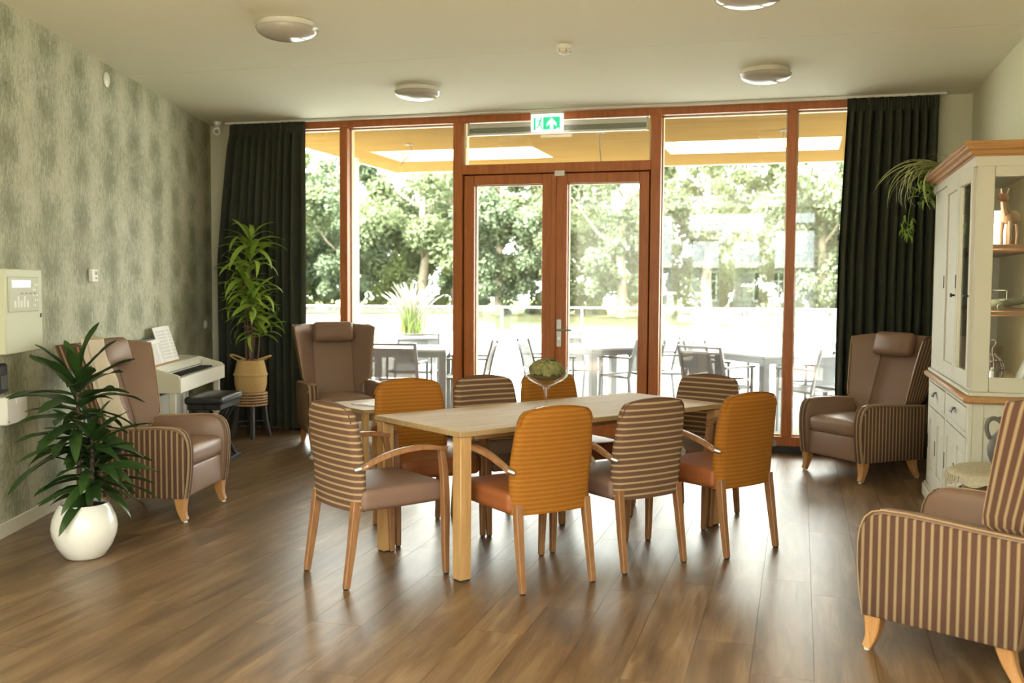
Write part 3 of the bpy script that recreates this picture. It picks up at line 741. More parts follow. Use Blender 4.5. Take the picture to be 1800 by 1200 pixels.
# ------------------------------------------------------------------ wing armchairs
def armchair(label):
    t = thing('wing_armchair', label, 'armchair', (0, 0, 0), 0, 'brown wing armchairs')
    # side outline (y forward, z)
    prof = [(-.300, .150), (.292, .150), (.306, .24), (.316, .34), (.318, .44), (.310, .50), (.292, .545), (.262, .572), (.22, .584), (.12, .586), (.0, .580), (-.16, .570), (-.335, .562), (-.335, .45), (-.318, .30)]
    for s in (-1, 1):
        arm = MB().prism(prof, 'x', *sorted((s*.258, s*.336)), .012).build('armrest', M['leather'], t, None, None, 0, 50)
        big = inset(prof, .003)
        pan = MB().prism([(y, z-(.010 if z > .5 else 0)) for y, z in big], 'x', *sorted((s*.334, s*.350)), .005)
        pan.build('side_panel', M['armstripe'], arm, lambda co: (co.y, co.z), None, 0, 50)
        fr = [(y+.003, z) for y, z in prof[1:8]]
        MB().sweep([(s*.299, y, z) for y, z in fr], .070, .008, (0, 1, 0)).build('front_facing', M['armstripe'], arm, lambda co: (co.x*1.0, co.z))
        MB().sweep([(s*.336, y+.003, z+.001) for y, z in prof[1:13]], .007, .007, (1, 0, 0), 6).build('piping', M['piping'], arm)
    MB().cushion((0, -.04, .235), (.520, .56, .17), .018).build('seat_base', M['leather'], t)
    MB().cushion((0, .262, .243), (.520, .06, .186), .016, (0, .010, 0)).build('front_apron', M['leather'], t)
    MB().cushion((0, .035, .395), (.510, .54, .125), .040, (0, .008, .020)).build('seat_cushion', M['leather'], t)
    # wing back: inner surface, straight outer side of the wings, rear
    Z0, Z1 = .40, 1.085
    def dims(v):
        z = Z0+(Z1-Z0)*v; f = max(0, min(1, (z-.56)/.5))
        hwid = .250 + .062*min(1, max(0, (z-.53)/.06)) + .066*f
        wd = .06 + .075*min(1, max(0, (z-.50)/.10)) + .062*f
        return z, hwid, wd, -.235 - .205*v**1.1
    def ctr(u, v, d):
        k = 2*u-1; a = abs(k); sg = 1 if k >= 0 else -1; z, hwid, wd, lean = dims(v)
        if a < .5: x = .185*a/.5; y = .012*math.cos(a*PI); tx, ty = 1, 0
        else:
            q = (a-.5)/.5
            x = .185+(hwid-.022-.185)*q; y = -.0 + wd*q**1.1 - .006*q; tx, ty = hwid-.207, wd*1.1
            l_ = math.hypot(tx, ty); tx /= l_; ty /= l_
        top = -.022*max(0, (a-.6)/.4)**1.5 if v > 0 else 0
        return (sg*(x + d*ty), lean + y - d*tx, z + top*v**3)
    def outer(u, v, d=0):
        k = 2*u-1; a = abs(k); sg = 1 if k >= 0 else -1; z, hwid, wd, lean = dims(v); rx = hwid-.012
        if a < .46: x = rx*.93*a/.46; y = -.088+.010*(a/.46)**2
        elif a < .56: q = (a-.46)/.10; x = rx*.93+rx*.07*math.sin(q*PI/2); y = -.078+.03*(1-math.cos(q*PI/2))
        else: q = (a-.56)/.44; x = rx+(hwid-rx)*q; y = -.048+(wd+.044)*q
        top = -.022*max(0, (a-.6)/.4)**1.5 if v > 0 else 0
        return (sg*(x+d), lean+y, z+top*v**3)
    def arc(u, v):
        a = abs(2*u-1); sg = 1 if u >= .5 else -1
        return (sg*(.30*min(a, .51)/.51 + .24*max(0, a-.51)/.49) + .0225, v)
    r_ = lambda u, v: .016*max(0, (v-.93)/.07)**2
    bk = MB().slab(lambda u, v: ctr(u, v, 0+r_(u, v)), lambda u, v: Vector(outer(u, v))*.35+Vector(ctr(u, v, 0))*.65, 40, 18).build('backrest', M['leather'], t, None, None, 0, 45)
    sh = MB().slab(lambda u, v: outer(u, .992*v), lambda u, v: Vector(outer(u, .992*v))*.66+Vector(ctr(u, .992*v, 0))*.34, 56, 18, arc).build('back_shell', M['armstripe'], t, None, None, 0, 45)
    for s in (0, 1):
        MB().sweep([Vector(outer(s, v/14))*.6+Vector(ctr(s, v/14, 0))*.4+Vector((0, .003, 0)) for v in range(15)], .008, .008, (0, 1, 0), 6).build('wing_piping', M['piping'], sh)
        MB().sweep([Vector(ctr(.25+.5*s, .10+v/16, -.0015)) for v in range(13)], .006, .003, (0, 1, 0)).build('seam', M['seam'], bk)
    pm = MB(); pm.M = Matrix.Translation((0, -.335, 1.015)) @ Matrix.Rotation(.27, 4, 'X')
    pm.cushion((0, 0, 0), (.375, .095, .185), .040, (0, .026, .004)); pm.build('head_pillow', M['pillow'], t)
    for s in (-1, 1):
        for fr_ in (1, 0):
            if fr_: path = bez([(s*.300, .258, .158), (s*.300, .258, .10), (s*.300, .260, .06), (s*.303, .285, .012)], 6); ws = [.070, .066, .060, .053, .046, .041, .038]
            else: path = bez([(s*.290, -.24, .158), (s*.290, -.25, .10), (s*.292, -.265, .06), (s*.295, -.300, .012)], 6); ws = [.064, .060, .054, .048, .042, .038, .034]
            lg = MB().sweep(path, ws, ws, (0, 1, 0)).build('leg', M['legwood'], t)
            e = path[-1]; MB().lathe([(0, 0), (.013, 0), (.014, .012), (0, .013)], 12, (e.x, e.y, 0)).build('glide', M['glide'], lg)
    t_ctr[0] = ctr
    t_ctr[1] = outer
    return t
t_ctr = [None, None]
ac = armchair('x')
def ac_at(first, x, y, deg, label): return place(ac, first, (x, y, 0), math.radians(deg-90), label)
A = ac_at(True, -3.93, 5.60, 10, 'brown wing armchair beside the potted plant, a cream throw over its back')
ac_at(False, -4.01, 8.40, -53, 'brown wing armchair between the left curtain and the dining table, back to the windows')
ac_at(False, .475, 8.32, -139, 'brown wing armchair standing in front of the right curtain')
ac_at(False, .688, 4.40, 151, 'brown striped wing armchair in the right foreground, cut off by the picture edge')
# throw over the near wing of armchair A  (local chair frame)
th = thing('throw_blanket', 'cream wool throw draped over the wing of the armchair by the plant', 'blanket', (-3.93, 5.60, 0), math.radians(10-90))
def thr(side):
    ctr, outer = t_ctr
    def g(q, w_):      # q: from the outside of the wing round its edge to the inside; w_: top to bottom
        v = 1.04-.84*w_; wob = .016*math.sin(q*21+w_*4)+.010*math.sin(w_*13+q*5); o_ = .014+side+max(0, wob)
        if q < .36: p = Vector(outer(1-.05*(.36-q)/.36, v, o_))
        elif q < .64:
            a = (q-.36)/.28; p = Vector(outer(1, v, o_)).lerp(Vector(ctr(1, v, -o_)), a) + Vector((0, (.012+o_)*math.sin(a*PI), 0))
        else: p = Vector(ctr(1-.30*(q-.64)/.36, v, -o_-.020))
        if w_ < .06: p.z += .012+side
        if w_ > .9: p.z += .03*math.sin(q*9)
        return p
    return g
MB().slab(thr(.022), thr(0), 44, 26).build('folded_cloth', M['throw'], th, None, None, 0, 80)

# ------------------------------------------------------------------ glass bowl with hydrangea
BL = TC + Vector((-.075, -.01, .75))
t = thing('glass_bowl', 'tall footed glass bowl on the dining table', 'bowl', BL)
MB().lathe([(0, 0), (.062, 0), (.064, .003), (.03, .008), (.012, .016), (0, .018)], 32).build('foot', M['crystal'], t)
MB().lathe([(0, .012), (.009, .016), (.010, .05), (.013, .095), (.018, .120), (0, .124)], 20).build('stem', M['crystal'], t)
MB().lathe([(0, .120), (.022, .126), (.06, .146), (.100, .168), (.119, .184), (.128, .205), (.133, .245), (.130, .246), (.125, .206), (.116, .187), (.097, .172), (.058, .151), (.02, .132), (0, .127)], 40).build('cup', M['crystal'], t)
t = thing('hydrangea_head', 'dried green hydrangea head lying in the glass bowl', 'flower', BL + Vector((.0, 0, .196)))
MB().lathe([(0, -.034), (.05, -.028), (.086, -.012), (.090, -.002), (.07, .012), (0, .02)], 24).build('leaf_bed', M['moss'], t)
fl = MB(); rr = random.Random(5)
for i in range(340):
    a = rr.random()*2*PI; cz = rr.random()**.8; sr = math.sqrt(max(0, 1-cz*cz)); R_ = .086+.012*rr.random()
    c = Vector((R_*1.04*sr*math.cos(a), R_*1.04*sr*math.sin(a), .012+cz*.080)); n_ = Vector((sr*math.cos(a), sr*math.sin(a), cz+.15)).normalized()
    tx = n_.orthogonal().normalized(); ty = n_.cross(tx); ro_ = rr.random()*PI
    for k in range(4):
        an = ro_+k*PI/2; d = tx*math.cos(an)+ty*math.sin(an); e = tx*math.cos(an+PI/2)+ty*math.sin(an+PI/2); L = .015+.006*rr.random()
        fl.add([c, c+d*L*.6+e*L*.5+n_*.004, c+d*L*1.2+n_*(.001+.006*rr.random()), c+d*L*.6-e*L*.5+n_*.004], [(0, 1, 2, 3)])
fo = fl.build('florets', M['hydrangea'], t); fo['kind'] = 'stuff'

# ------------------------------------------------------------------ coffee table and magazine
t = thing('coffee_table', 'low light wood side table in front of the left wing armchair', 'side table', (-3.22, 7.28, 0), math.radians(-35))
MB().box(-.30, .30, -.24, .24, .495, .525, .003).build('tabletop', M['tabletop'], t)
MB().box(-.26, .26, -.20, .20, .335, .355, .003).build('shelf', M['tabletop'], t)
for sx in (-1, 1):
    for sy in (-1, 1): MB().box(sx*.27-.022, sx*.27+.022, sy*.21-.022, sy*.21+.022, 0, .495, .003).build('leg', M['tableleg'], t)
t = thing('magazine', 'magazine lying on the low side table', 'magazine', (-3.17, 7.26, .5255), math.radians(-20))
MB().box(-.15, .15, -.105, .105, 0, .004).build('pages', M['paper'], t); MB().box(-.151, .151, -.106, .106, .0041, .006).build('cover', M['paper'], t); MB().box(-.153, -.148, -.106, .106, 0, .0062).build('spine', M['dark'], t); MB().box(-.10, .12, -.106, -.075, .0061, .0066).build('cover_band', M['dark'], t)

# ------------------------------------------------------------------ digital piano (local x along the wall, -y into the room)
PS0, PS1 = 2.12, 3.49; t = thing('digital_piano', 'white digital piano against the wallpapered wall', 'piano', lw(0, 0, 0), LWR)
for a, b in ((PS0, PS0+.03), (PS1-.03, PS1)):
    MB().prism([(-.405, .605), (-.405, .735), (-.39, .745), (-.20, .800), (-.03, .815), (-.03, .605)], 'x', a, b, .003).build('side_cheek', M['pianoside'], t)
MB().box(PS0+.03, PS1-.03, -.40, -.03, .612, .655, .003).build('key_bed', M['piano'], t)
MB().box(PS0, PS1, -.418, -.402, .605, .725, .004).build('front_rail', M['piano'], t)
MB().prism([(-.215, .70), (-.215, .775), (-.19, .800), (-.03, .815), (-.03, .655), (-.20, .655)], 'x', PS0+.031, PS1-.031, .004).build('top_casing', M['piano'], t)
MB().box(PS0+.031, PS1-.031, -.225, -.216, .700, .770, .002).build('control_strip', M['piano'], t)
MB().box(PS0+.08, PS1-.08, -.2265, -.225, .735, .741).build('trim_line', M['dark'], t)
nk = 52; kw = (PS1-PS0-.13)/nk; kx = PS0+.065
wk = MB().box(.0006, kw-.0006, -.385, -.222, .656, .712, .0015).mesh('white_key'); wk.materials.append(M['key_white'])
bkm = MB().box(-.0055, .0055, -.335, -.222, .7125, .726, .0015).mesh('black_key'); bkm.materials.append(M['black'])
for i in range(nk):
    obj('white_key', wk, None, t, (kx+i*kw, 0, 0))
    if i % 7 in (0, 2, 3, 5, 6) and i < nk-1: obj('black_key', bkm, None, t, (kx+(i+1)*kw, 0, 0))
for a, b in ((PS0+.005, PS0+.04), (PS1-.04, PS1-.005)):
    MB().box(a, b, -.375, -.325, .02, .605, .004).build('front_leg', M['piano'], t); MB().box(a, b, -.09, -.04, .02, .605, .004).build('back_leg', M['piano'], t)
    MB().box(a-.002, b+.002, -.40, -.03, 0, .04, .004).build('foot_rail', M['piano'], t)
MB().box(PS0+.04, PS1-.04, -.075, -.06, .16, .52, .003).build('back_panel', M['piano'], t); MB().box(PS0+.04, PS1-.04, -.09, -.05, .10, .16, .003).build('pedal_bar', M['piano'], t)
mr = MB(); mr.M = Matrix.Translation(((PS0+PS1)/2-.30, -.135, .806)) @ Matrix.Rotation(-.30, 4, 'X'); mr.box(-.30, .42, -.006, .006, 0, .215, .003); mr.build('music_rest', M['dark'], t)
MB().box((PS0+PS1)/2-.63, (PS0+PS1)/2+.10, -.185, -.14, .802, .812, .002).build('music_ledge', M['legwood'], t)
def music(name, label, s, wd, hg, lean, dy, rz):
    o = thing(name, label, 'sheet music', lw(0, 0, 0) + LWD*s + LWN*dy + Vector((0, 0, .8145)), LWR + rz)
    for sg in (-1, 1):
        m_ = MB(); m_.M = Matrix.Rotation(-lean, 4, 'X') @ Matrix.Rotation(sg*.14, 4, 'Z'); m_.box(*sorted((0, sg*wd)), -.004, .004, 0, hg, .001); pg = m_.build('page_block', M['paper'], o)
        q = MB(); q.M = m_.M
        for r_ in range(9):
            for l_ in range(3): q.box(*sorted((sg*.02, sg*(wd-.02))), -.0046, -.0041, hg-.035-r_*hg*.094-l_*.006, hg-.0335-r_*hg*.094-l_*.006)
        q.build('staves', M['ink'], pg)
music('music_book', 'open music book leaning on the piano music rest', 2.80, .22, .30, .30, .172, 0)
music('music_sheet', 'smaller open music sheet leaning beside the open book on the piano', 2.46, .15, .20, .30, .178, .0)

# piano bench
t = thing('piano_bench', 'black leather piano bench in front of the white piano', 'bench', lw(2.56, .56, 0), LWR-.06)
MB().cushion((0, 0, .525), (.56, .31, .06), .022, (0, 0, .012)).build('seat', M['bench'], t)
MB().box(-.26, .26, -.135, .135, .45, .50, .006).build('seat_frame', M['black'], t)
for sx in (-1, 1):
    MB().sweep([(sx*.17, -.125, .03), (sx*.17, .12, .455)], .03, .018, (1, 0, 0)).build('cross_leg', M['black'], t); MB().sweep([(sx*.13, .125, .03), (sx*.13, -.12, .455)], .03, .018, (1, 0, 0)).build('cross_leg', M['black'], t)
    b = MB(); b.tube([(sx*.215, .0, .47), (sx*.305, .0, .47)], .012, 10); b.build('knob', M['black'], t)
    MB().tube([(sx*.20, -.08, .455), (sx*.20, .02, .25)], .006, 8).build('chrome_strut', M['chrome'], t)
for sy in (-1, 1):
    f = MB().box(-.24, .24, sy*.125-.016, sy*.125+.016, .004, .034, .005).build('foot_bar', M['black'], t)
    for sx in (-1, 1): MB().box(sx*.245-.012, sx*.245+.012, sy*.125-.019, sy*.125+.019, 0, .038, .003).build('rubber_cap', M['dark'], f)

# ------------------------------------------------------------------ plants
def blade(L, W, droop, n=9, fold=.25, wave=0.0, tip=1.0, base=.25, fat=.42):
    """a leaf of real length along +x curving down, midrib folded; origin at its base"""
    m = MB(); vs_ = []; uvs = []; fs = []; x = z = 0.0; ang = 0.0
    for i in range(n+1):
        u = i/n
        wd = W*(base + (1-base)*math.sin(min(1, u/fat)*PI/2)) * (1 if u < fat else math.cos((u-fat)/(1-fat)*PI/2)**.8)
        wd = max(wd, .0006); wv = wave*math.sin(u*9)
        vs_ += [(x, -wd/2, z+fold*wd/2+wv), (x, 0, z), (x, wd/2, z+fold*wd/2-wv)]; uvs += [(-1, u), (0, u), (1, u)]
        vs_ += [(x, 0, z-.0015)]; uvs += [(0, u)]
        ang = -droop*u**1.2*1.0; x += L/n*math.cos(ang); z += L/n*math.sin(ang)
    for i in range(n):
        a, b = i*4, i*4+4
        fs += [(a, b, b+1, a+1), (a+1, b+1, b+2, a+2), (a, a+3, b+3, b), (a+3, a+2, b+2, b+3)]
    m.add(vs_, fs, uvs); return m
def put_leaf(me, parent, base, az, el, sc=1.0, roll=0.0):
    o = obj('leaf', me, None, parent, base)
    o.rotation_euler = (Matrix.Rotation(az, 3, 'Z') @ Matrix.Rotation(-el, 3, 'Y') @ Matrix.Rotation(roll, 3, 'X')).to_euler(); o.scale = (sc, sc, sc); return o

# white pot with dracaena
POT = Vector((-3.655, 4.515, 0))
t = thing('flower_pot', 'round glazed white flower pot on the floor by the wallpapered wall', 'pot', POT)
MB().lathe([(0, 0), (.088, 0), (.105, .012), (.140, .065), (.163, .125), (.168, .165), (.160, .215), (.138, .265), (.125, .285), (.123, .292), (.115, .292), (.113, .284), (.128, .262), (.150, .212), (.157, .165), (.150, .125), (.12, .06), (0, .05)], 48).build('vessel', M['pot'], t)
MB().lathe([(0, .276), (.06, .279), (.119, .274), (.126, .20), (0, .20)], 32).build('soil', M['soil'], t)
t = thing('dracaena_plant', 'leafy dark green dracaena growing in the glazed white pot', 'plant', POT + Vector((0, 0, .262)))
canes = [((-.03, .0), (-.035, .01), .70, 1), ((.045, -.01), (.075, -.02), .40, 0), ((.0, .045), (.02, .05), .20, 0)]
dm = []
for L, W, dr in ((.33, .068, .60), (.30, .074, .40), (.36, .062, .95), (.28, .070, .50)):
    me = blade(L, W, dr, 12, .30, .006, fat=.5, base=.30).mesh('leaf', None, 75); me.materials.append(M['dracaena']); dm.append(me)
rr = random.Random(11)
for (bx, by), (tx, ty), hh, big in canes:
    MB().tube([(bx, by, -.02), (bx*.5+tx*.5+.006, by*.5+ty*.5, hh*.5), (tx, ty, hh)], [.014, .012, .010], 10).build('cane', M['stem'], t)
    nl = 46 if big else (34 if hh > .3 else 18)
    for i in range(nl):
        u = i/(nl-1); z = hh*(1-.60*u) if big else hh*(1.0-.72*u)
        az = i*2.399+rr.random()*.5; el = max(-.18 if z < .3 else -.5, 1.30-1.45*u**.42+rr.uniform(-.2, .2))
        sc = (.92 if u < .15 else 1.12) * (.85+.3*rr.random()) * (1.0 if big else .82)
        put_leaf(dm[(1 if u < .2 else rr.choice((0, 2, 3, 0)))], t, (tx, ty, z+.01), az, el, sc, rr.uniform(-.4, .4))

# stool, basket, song-of-india
ST = Vector((-5.02, 8.555, 0))
t = thing('rattan_stool', 'round rattan plant stool with dark splayed legs by the left curtain', 'stool', ST)
for k in range(5):
    pts = [(.150*math.cos(a), .150*math.sin(a), .315+k*.026) for a in [j*2*PI/28 for j in range(29)]]
    MB().tube(pts, .010, 6).build('rattan_hoop', M['rattan'], t)
for k in range(10):
    a = k*PI/5; MB().box(.139*math.cos(a)-.004, .139*math.cos(a)+.004, .139*math.sin(a)-.004, .139*math.sin(a)+.004, .31, .425).build('spoke', M['rattan'], t)
MB().lathe([(0, .415), (.150, .415), (.154, .423), (.150, .431), (0, .431)], 32).build('seat_disc', M['rattan'], t)
for k in range(4):
    a = k*PI/2+.62; c, s_ = math.cos(a), math.sin(a)
    MB().sweep([(.175*c, .175*s_, 0), (.14*c, .14*s_, .16), (.115*c, .115*s_, .415)], [.030, .034, .036], [.030, .034, .036], (0, 1, 0)).build('leg', M['stoolleg'], t)
for k in range(2):
    a = k*PI/2+.62; c, s_ = math.cos(a), math.sin(a)
    MB().tube([(.145*c, .145*s_, .15+k*.012), (-.145*c, -.145*s_, .15+k*.012)], .008, 8).build('stretcher', M['stoolleg'], t)
t = thing('seagrass_basket', 'belly-shaped seagrass basket with handles standing on the rattan stool', 'basket', ST + Vector((0, 0, .4315)))
pr = []
for i in range(37):
    z = i/36*.305; r_ = .128+.022*math.sin(min(1, z/.10)*PI/2) if z < .16 else (.150+.012*max(0, 1-abs(z-.165)/.02) if z < .185 else .150-.028*((z-.185)/.12)**1.1)
    pr.append((r_ + .0022*math.sin(i*PI), z))
prof = [(0, 0)]
for i, (r_, z) in enumerate(pr): prof.append((r_+(.0025 if i % 2 else 0), z))
prof += [(prof[-1][0]-.012, .305), (prof[-1][0]-.014, .24), (0, .235)]
MB().lathe(prof, 40).build('woven_body', M['basket'], t, None, None, 0, 80)
for s in (-1, 1):
    MB().tube(bez([(s*.09, -.07, .300), (s*.25, -.05, .365), (s*.25, .05, .365), (s*.09, .07, .300)], 12), .0085, 8).build('handle', M['basket'], t)
MB().lathe([(0, .262), (.118, .256), (.118, .24), (0, .24)], 28).build('soil', M['soil'], t)
t = thing('song_plant', 'tall plant with arching yellow-green strap leaves in the seagrass basket', 'plant', ST + Vector((0, 0, .69)))
bm_ = []
for L, W, dr in ((.25, .038, 1.9), (.23, .036, 1.2), (.27, .034, 2.3), (.21, .040, .8)):
    me = blade(L, W, dr, 9, .2, .002, fat=.45, base=.35).mesh('leaf', None, 75); me.materials.append(M['bamboo']); bm_.append(me)
rr = random.Random(21)
for bx, by, tx, ty, hh, heads in ((.00, .0, .01, .0, 1.18, ((1.18, 20, 1.15), (1.02, 16, 1.1))), (-.05, .02, -.085, .02, .86, ((.86, 20, 1.05), (.70, 10, 1.0))), (.02, -.03, .05, -.03, .66, ((.66, 22, 1.1), (.52, 14, 1.05))), (.055, .02, .10, .0, .36, ((.36, 18, 1.0),)), (-.015, .04, .045, .03, .50, ((.50, 14, 1.0),)), (.03, -.05, -.01, -.05, .62, ((.62, 14, .95),))):
    MB().tube([(bx, by, -.02), (bx*.4+tx*.6, by, hh*.55), (tx, ty, hh)], [.011, .009, .006], 8).build('cane', M['cane'], t)
    for hz, nl, sc in heads:
        for i in range(nl):
            u = i/nl; f_ = hz/hh
            put_leaf(rr.choice(bm_), t, (bx+(tx-bx)*f_, by+(ty-by)*f_, hz-.10*u), i*2.399+rr.random(), 1.15-1.1*u+rr.uniform(-.2, .2), 1.28*sc*(.8+.35*rr.random()), rr.uniform(-.5, .5))

# ------------------------------------------------------------------ cream display cabinet on the right wall
t = thing('display_cabinet', 'tall cream display cabinet with oak worktop along the right wall', 'cabinet', (0, 0, 0))
XC, CY0, CY1 = .885, 5.885, 7.64; XW = XR-.012
CM = M['cabinet']
def part(name, x0, x1, y0, y1, z0, z1, m=CM, bev=.003, parent=t): return MB().box(x0, x1, y0, y1, z0, z1, bev).build(name, m, parent)
part('plinth', XC-.025, XW, CY0-.025, CY1+.02, 0, .085, CM, .006); part('plinth_moulding', XC-.012, XW, CY0-.012, CY1+.01, .085, .10)
lb = part('lower_carcass', XC+.02, XW, CY0+.02, CY1-.005, .10, .845)
# front frame, drawers and doors of the base
for y0, y1 in ((CY0-.0005, CY0+.06), (CY0+.855, CY0+.905), (CY1-.06, CY1)): part('front_stile', XC, XC+.02, y0, y1, .10, .845)
for z0, z1 in ((.10, .145), (.645, .675), (.815, .845)):
    for y0, y1 in ((CY0+.06, CY0+.855), (CY0+.905, CY1-.06)): part('front_rail', XC, XC+.02, y0, y1, z0, z1)
def panel_door(y0, y1, z0, z1, nm):
    d = MB(); d.box(XC-.004, XC+.018, y0, y0+.07, z0, z1, .002); d.box(XC-.004, XC+.018, y1-.07, y1, z0, z1, .002)
    d.box(XC-.004, XC+.018, y0+.07, y1-.07, z0, z0+.08, .002); d.box(XC-.004, XC+.018, y0+.07, y1-.07, z1-.08, z1, .002)
    o = d.build(nm, CM, t); MB().box(XC+.006, XC+.016, y0+.07, y1-.07, z0+.08, z1-.08).build('door_panel', CM, o)
    q = MB(); q.prism([(y0+.10, z0+.11), (y1-.10, z0+.11), (y1-.10, z1-.11), (y0+.10, z1-.11)], 'x', XC+.0005, XC+.007, .004); q.build('raised_field', CM, o)
    MB().box(XC-.007, XC-.003, y1-.012, y1+.012, (z0+z1)/2-.05, (z0+z1)/2+.05, .001).build('hinge', M['iron'], o)
    return o
panel_door(CY0+.064, CY0+.455, .149, .641, 'base_door'); panel_door(CY0+.459, CY0+.851, .149, .641, 'base_door')
panel_door(CY0+.909, CY0+1.30, .149, .641, 'base_door'); panel_door(CY0+1.304, CY1-.064, .149, .641, 'base_door')
for y0, y1 in ((CY0+.064, CY0+.851), (CY0+.909, CY1-.064)):
    d = part('drawer', XC-.004, XC+.018, y0, y1, .679, .811); c = (y0+y1)/2
    cp = MB(); cp.M = Matrix.Translation((XC-.004, c, .755)); n_ = 10
    cp.slab(lambda u, v: (-.028*math.sin(v*PI/2)*(1-.0*u), (u-.5)*.085*(1-.55*(1-v)), .030*math.cos(v*PI/2)-.014), lambda u, v: (-.022*math.sin(v*PI/2)+.0, (u-.5)*.078*(1-.55*(1-v)), .024*math.cos(v*PI/2)-.014), n_, 6)
    cp.build('cup_pull', M['iron'], d)
# base end panel facing the viewer
for x0, x1 in ((XC+.0202, XC+.075), (XW-.075, XW)): part('end_stile', x0, x1, CY0, CY0+.02, .10, .845)
for z0, z1 in ((.10, .18), (.765, .845)): part('end_rail', XC+.075, XW-.075, CY0, CY0+.02, z0, z1)
part('end_field', XC+.075, XW-.075, CY0+.010, CY0+.02, .18, .765, CM, 0)
# worktop: oak edge with rounded nose
wt = MB(); pf = [(0, 0), (.0, .028), (-.008, .034), (XW-XC+.035, .034), (XW-XC+.035, 0)]
MB().box(XC-.032, XW, CY0-.032, CY1+.025, .845, .882, .010).build('worktop', M['cabwood'], t)
part('plate_rail', XC-.008, XW, CY0-.008, CY1+.01, .882, .905, CM, .006)
# upper glazed case
XU, U0, U1 = XC+.008, CY0+.004, CY1-.02; Z0, Z1 = .905, 2.145
part('back_panel', XW-.012, XW, U0+.02, U1, Z0, Z1, M['cabin']); part('case_floor', XU+.02, XW-.012, U0+.02, U1-.02, Z0, Z0+.018, M['cabin']); part('case_top', XU, XW, U0, U1, Z1, Z1+.02)
part('far_side', XU, XW-.012, U1-.02, U1, Z0, Z1)
# end (towards viewer): stiles, rails, glass
for x0, x1 in ((XU, XU+.088), (XW-.075, XW-.0)): part('end_stile', x0, x1, U0, U0+.024, Z0, Z1, CM, .004)
part('end_rail', XU+.088, XW-.075, U0, U0+.024, Z0, .985, CM, .004); part('end_rail', XU+.088, XW-.075, U0, U0+.024, 2.055, Z1, CM, .004)
part('end_glass', XU+.088, XW-.075, U0+.010, U0+.014, .985, 2.055, M['cabglass'], 0)
# front: corner post, two framed doors (near one glazed, far one with a solid cream pane), plain far panel
part('corner_post', XU, XU+.03, U0+.024, U0+.05, Z0, Z1)
def glazed_door(y0, y1, pm=None):
    d = MB(); x0, x1 = XU-.014, XU+.010
    d.box(x0, x1, y0, y0+.062, Z0+.02, Z1-.02, .003); d.box(x0, x1, y1-.062, y1, Z0+.02, Z1-.02, .003)
    d.box(x0, x1, y0+.062, y1-.062, Z0+.02, Z0+.10, .003); d.box(x0, x1, y0+.062, y1-.062, Z1-.10, Z1-.02, .003)
    o = d.build('glazed_door', CM, t); MB().box(XU-.004, XU, y0+.062, y1-.062, Z0+.10, Z1-.10).build('pane', pm or M['cabglass'], o)
    MB().box(x0-.004, x0, y1-.006, y1+.010, 1.46, 1.54, .001).build('hinge', M['iron'], o)
    k = MB(); k.M = Matrix.Translation((x0, y0+.03, 1.42)) @ Matrix.Rotation(-PI/2, 4, 'Y'); k.lathe([(0, 0), (.006, 0), (.006, .012), (.013, .018), (.010, .026), (0, .028)], 14); k.build('knob', M['iron'], o)
glazed_door(U0+.055, U0+.56); glazed_door(U0+.565, U0+1.07, CM)
part('far_panel', XU, XU+.024, U0+1.075, U1, Z0, Z1); part('front_rail', XU, XU+.024, U0+.05, U0+1.075, Z0, Z0+.019); part('front_rail', XU, XU+.024, U0+.05, U0+1.075, Z1-.019, Z1)
fill_bar = part('fill_strip', XU+.034, XU+.044, U0+.026, U0+.040, Z0+.03, Z1-.03, M['white'], .002)  # strip and its lamp are added to brighten the cabinet inside
ld = bpy.data.lights.new('cabinet_fill', 'AREA'); ld.shape = 'RECTANGLE'; ld.size = .008; ld.size_y = 1.15; ld.energy = .55; ld.color = (1, .92, .72)
lo = bpy.data.objects.new('cabinet_fill', ld); C.objects.link(lo); lo.location = (XU+.046, U0+.042, (Z0+Z1)/2); lo.rotation_euler = (PI/2, 0, -.60); lo.parent = fill_bar
for z in (1.315, 1.672): part('shelf', XU+.03, XW-.013, U0+.03, U1-.025, z, z+.026, M['shelfwood'], .003)
# cornice: cream cove with oak top, mitred profile along front and end
def cornice(name, pf, m):
    q = MB(); path = [(XC, CY1), (XC, CY0), (XW, CY0)]; n_ = len(pf)
    vs_ = []
    for (x, y), (nx, ny) in zip(path, ((-1, 0), (-1, -1), (0, -1))): vs_ += [(x+nx*o_, y+ny*o_, z) for o_, z in pf]
    fs = [(k*n_+i, k*n_+(i+1) % n_, (k+1)*n_+(i+1) % n_, (k+1)*n_+i) for k in range(2) for i in range(n_)] + [tuple(range(n_)), tuple(2*n_+i for i in range(n_))]
    q.add(vs_, fs); return q.build(name, m, t, None, None, 0, 25)
cornice('cornice_frieze', [(-.02, 2.11), (.004, 2.11), (.006, 2.16), (-.02, 2.16)], CM)
cornice('cornice_cove', [(-.02, 2.16), (.010, 2.16), (.014, 2.168), (.026, 2.172), (.034, 2.188), (.050, 2.198), (.056, 2.212), (-.02, 2.212)], M['cabwood_x'])
cornice('cornice_cap', [(-.02, 2.212), (.062, 2.212), (.068, 2.222), (.064, 2.236), (-.02, 2.236)], M['cabwood_x'])
part('top_board', XC+.02, XW, CY0+.02, CY1, 2.15, 2.23, M['cabwood'])

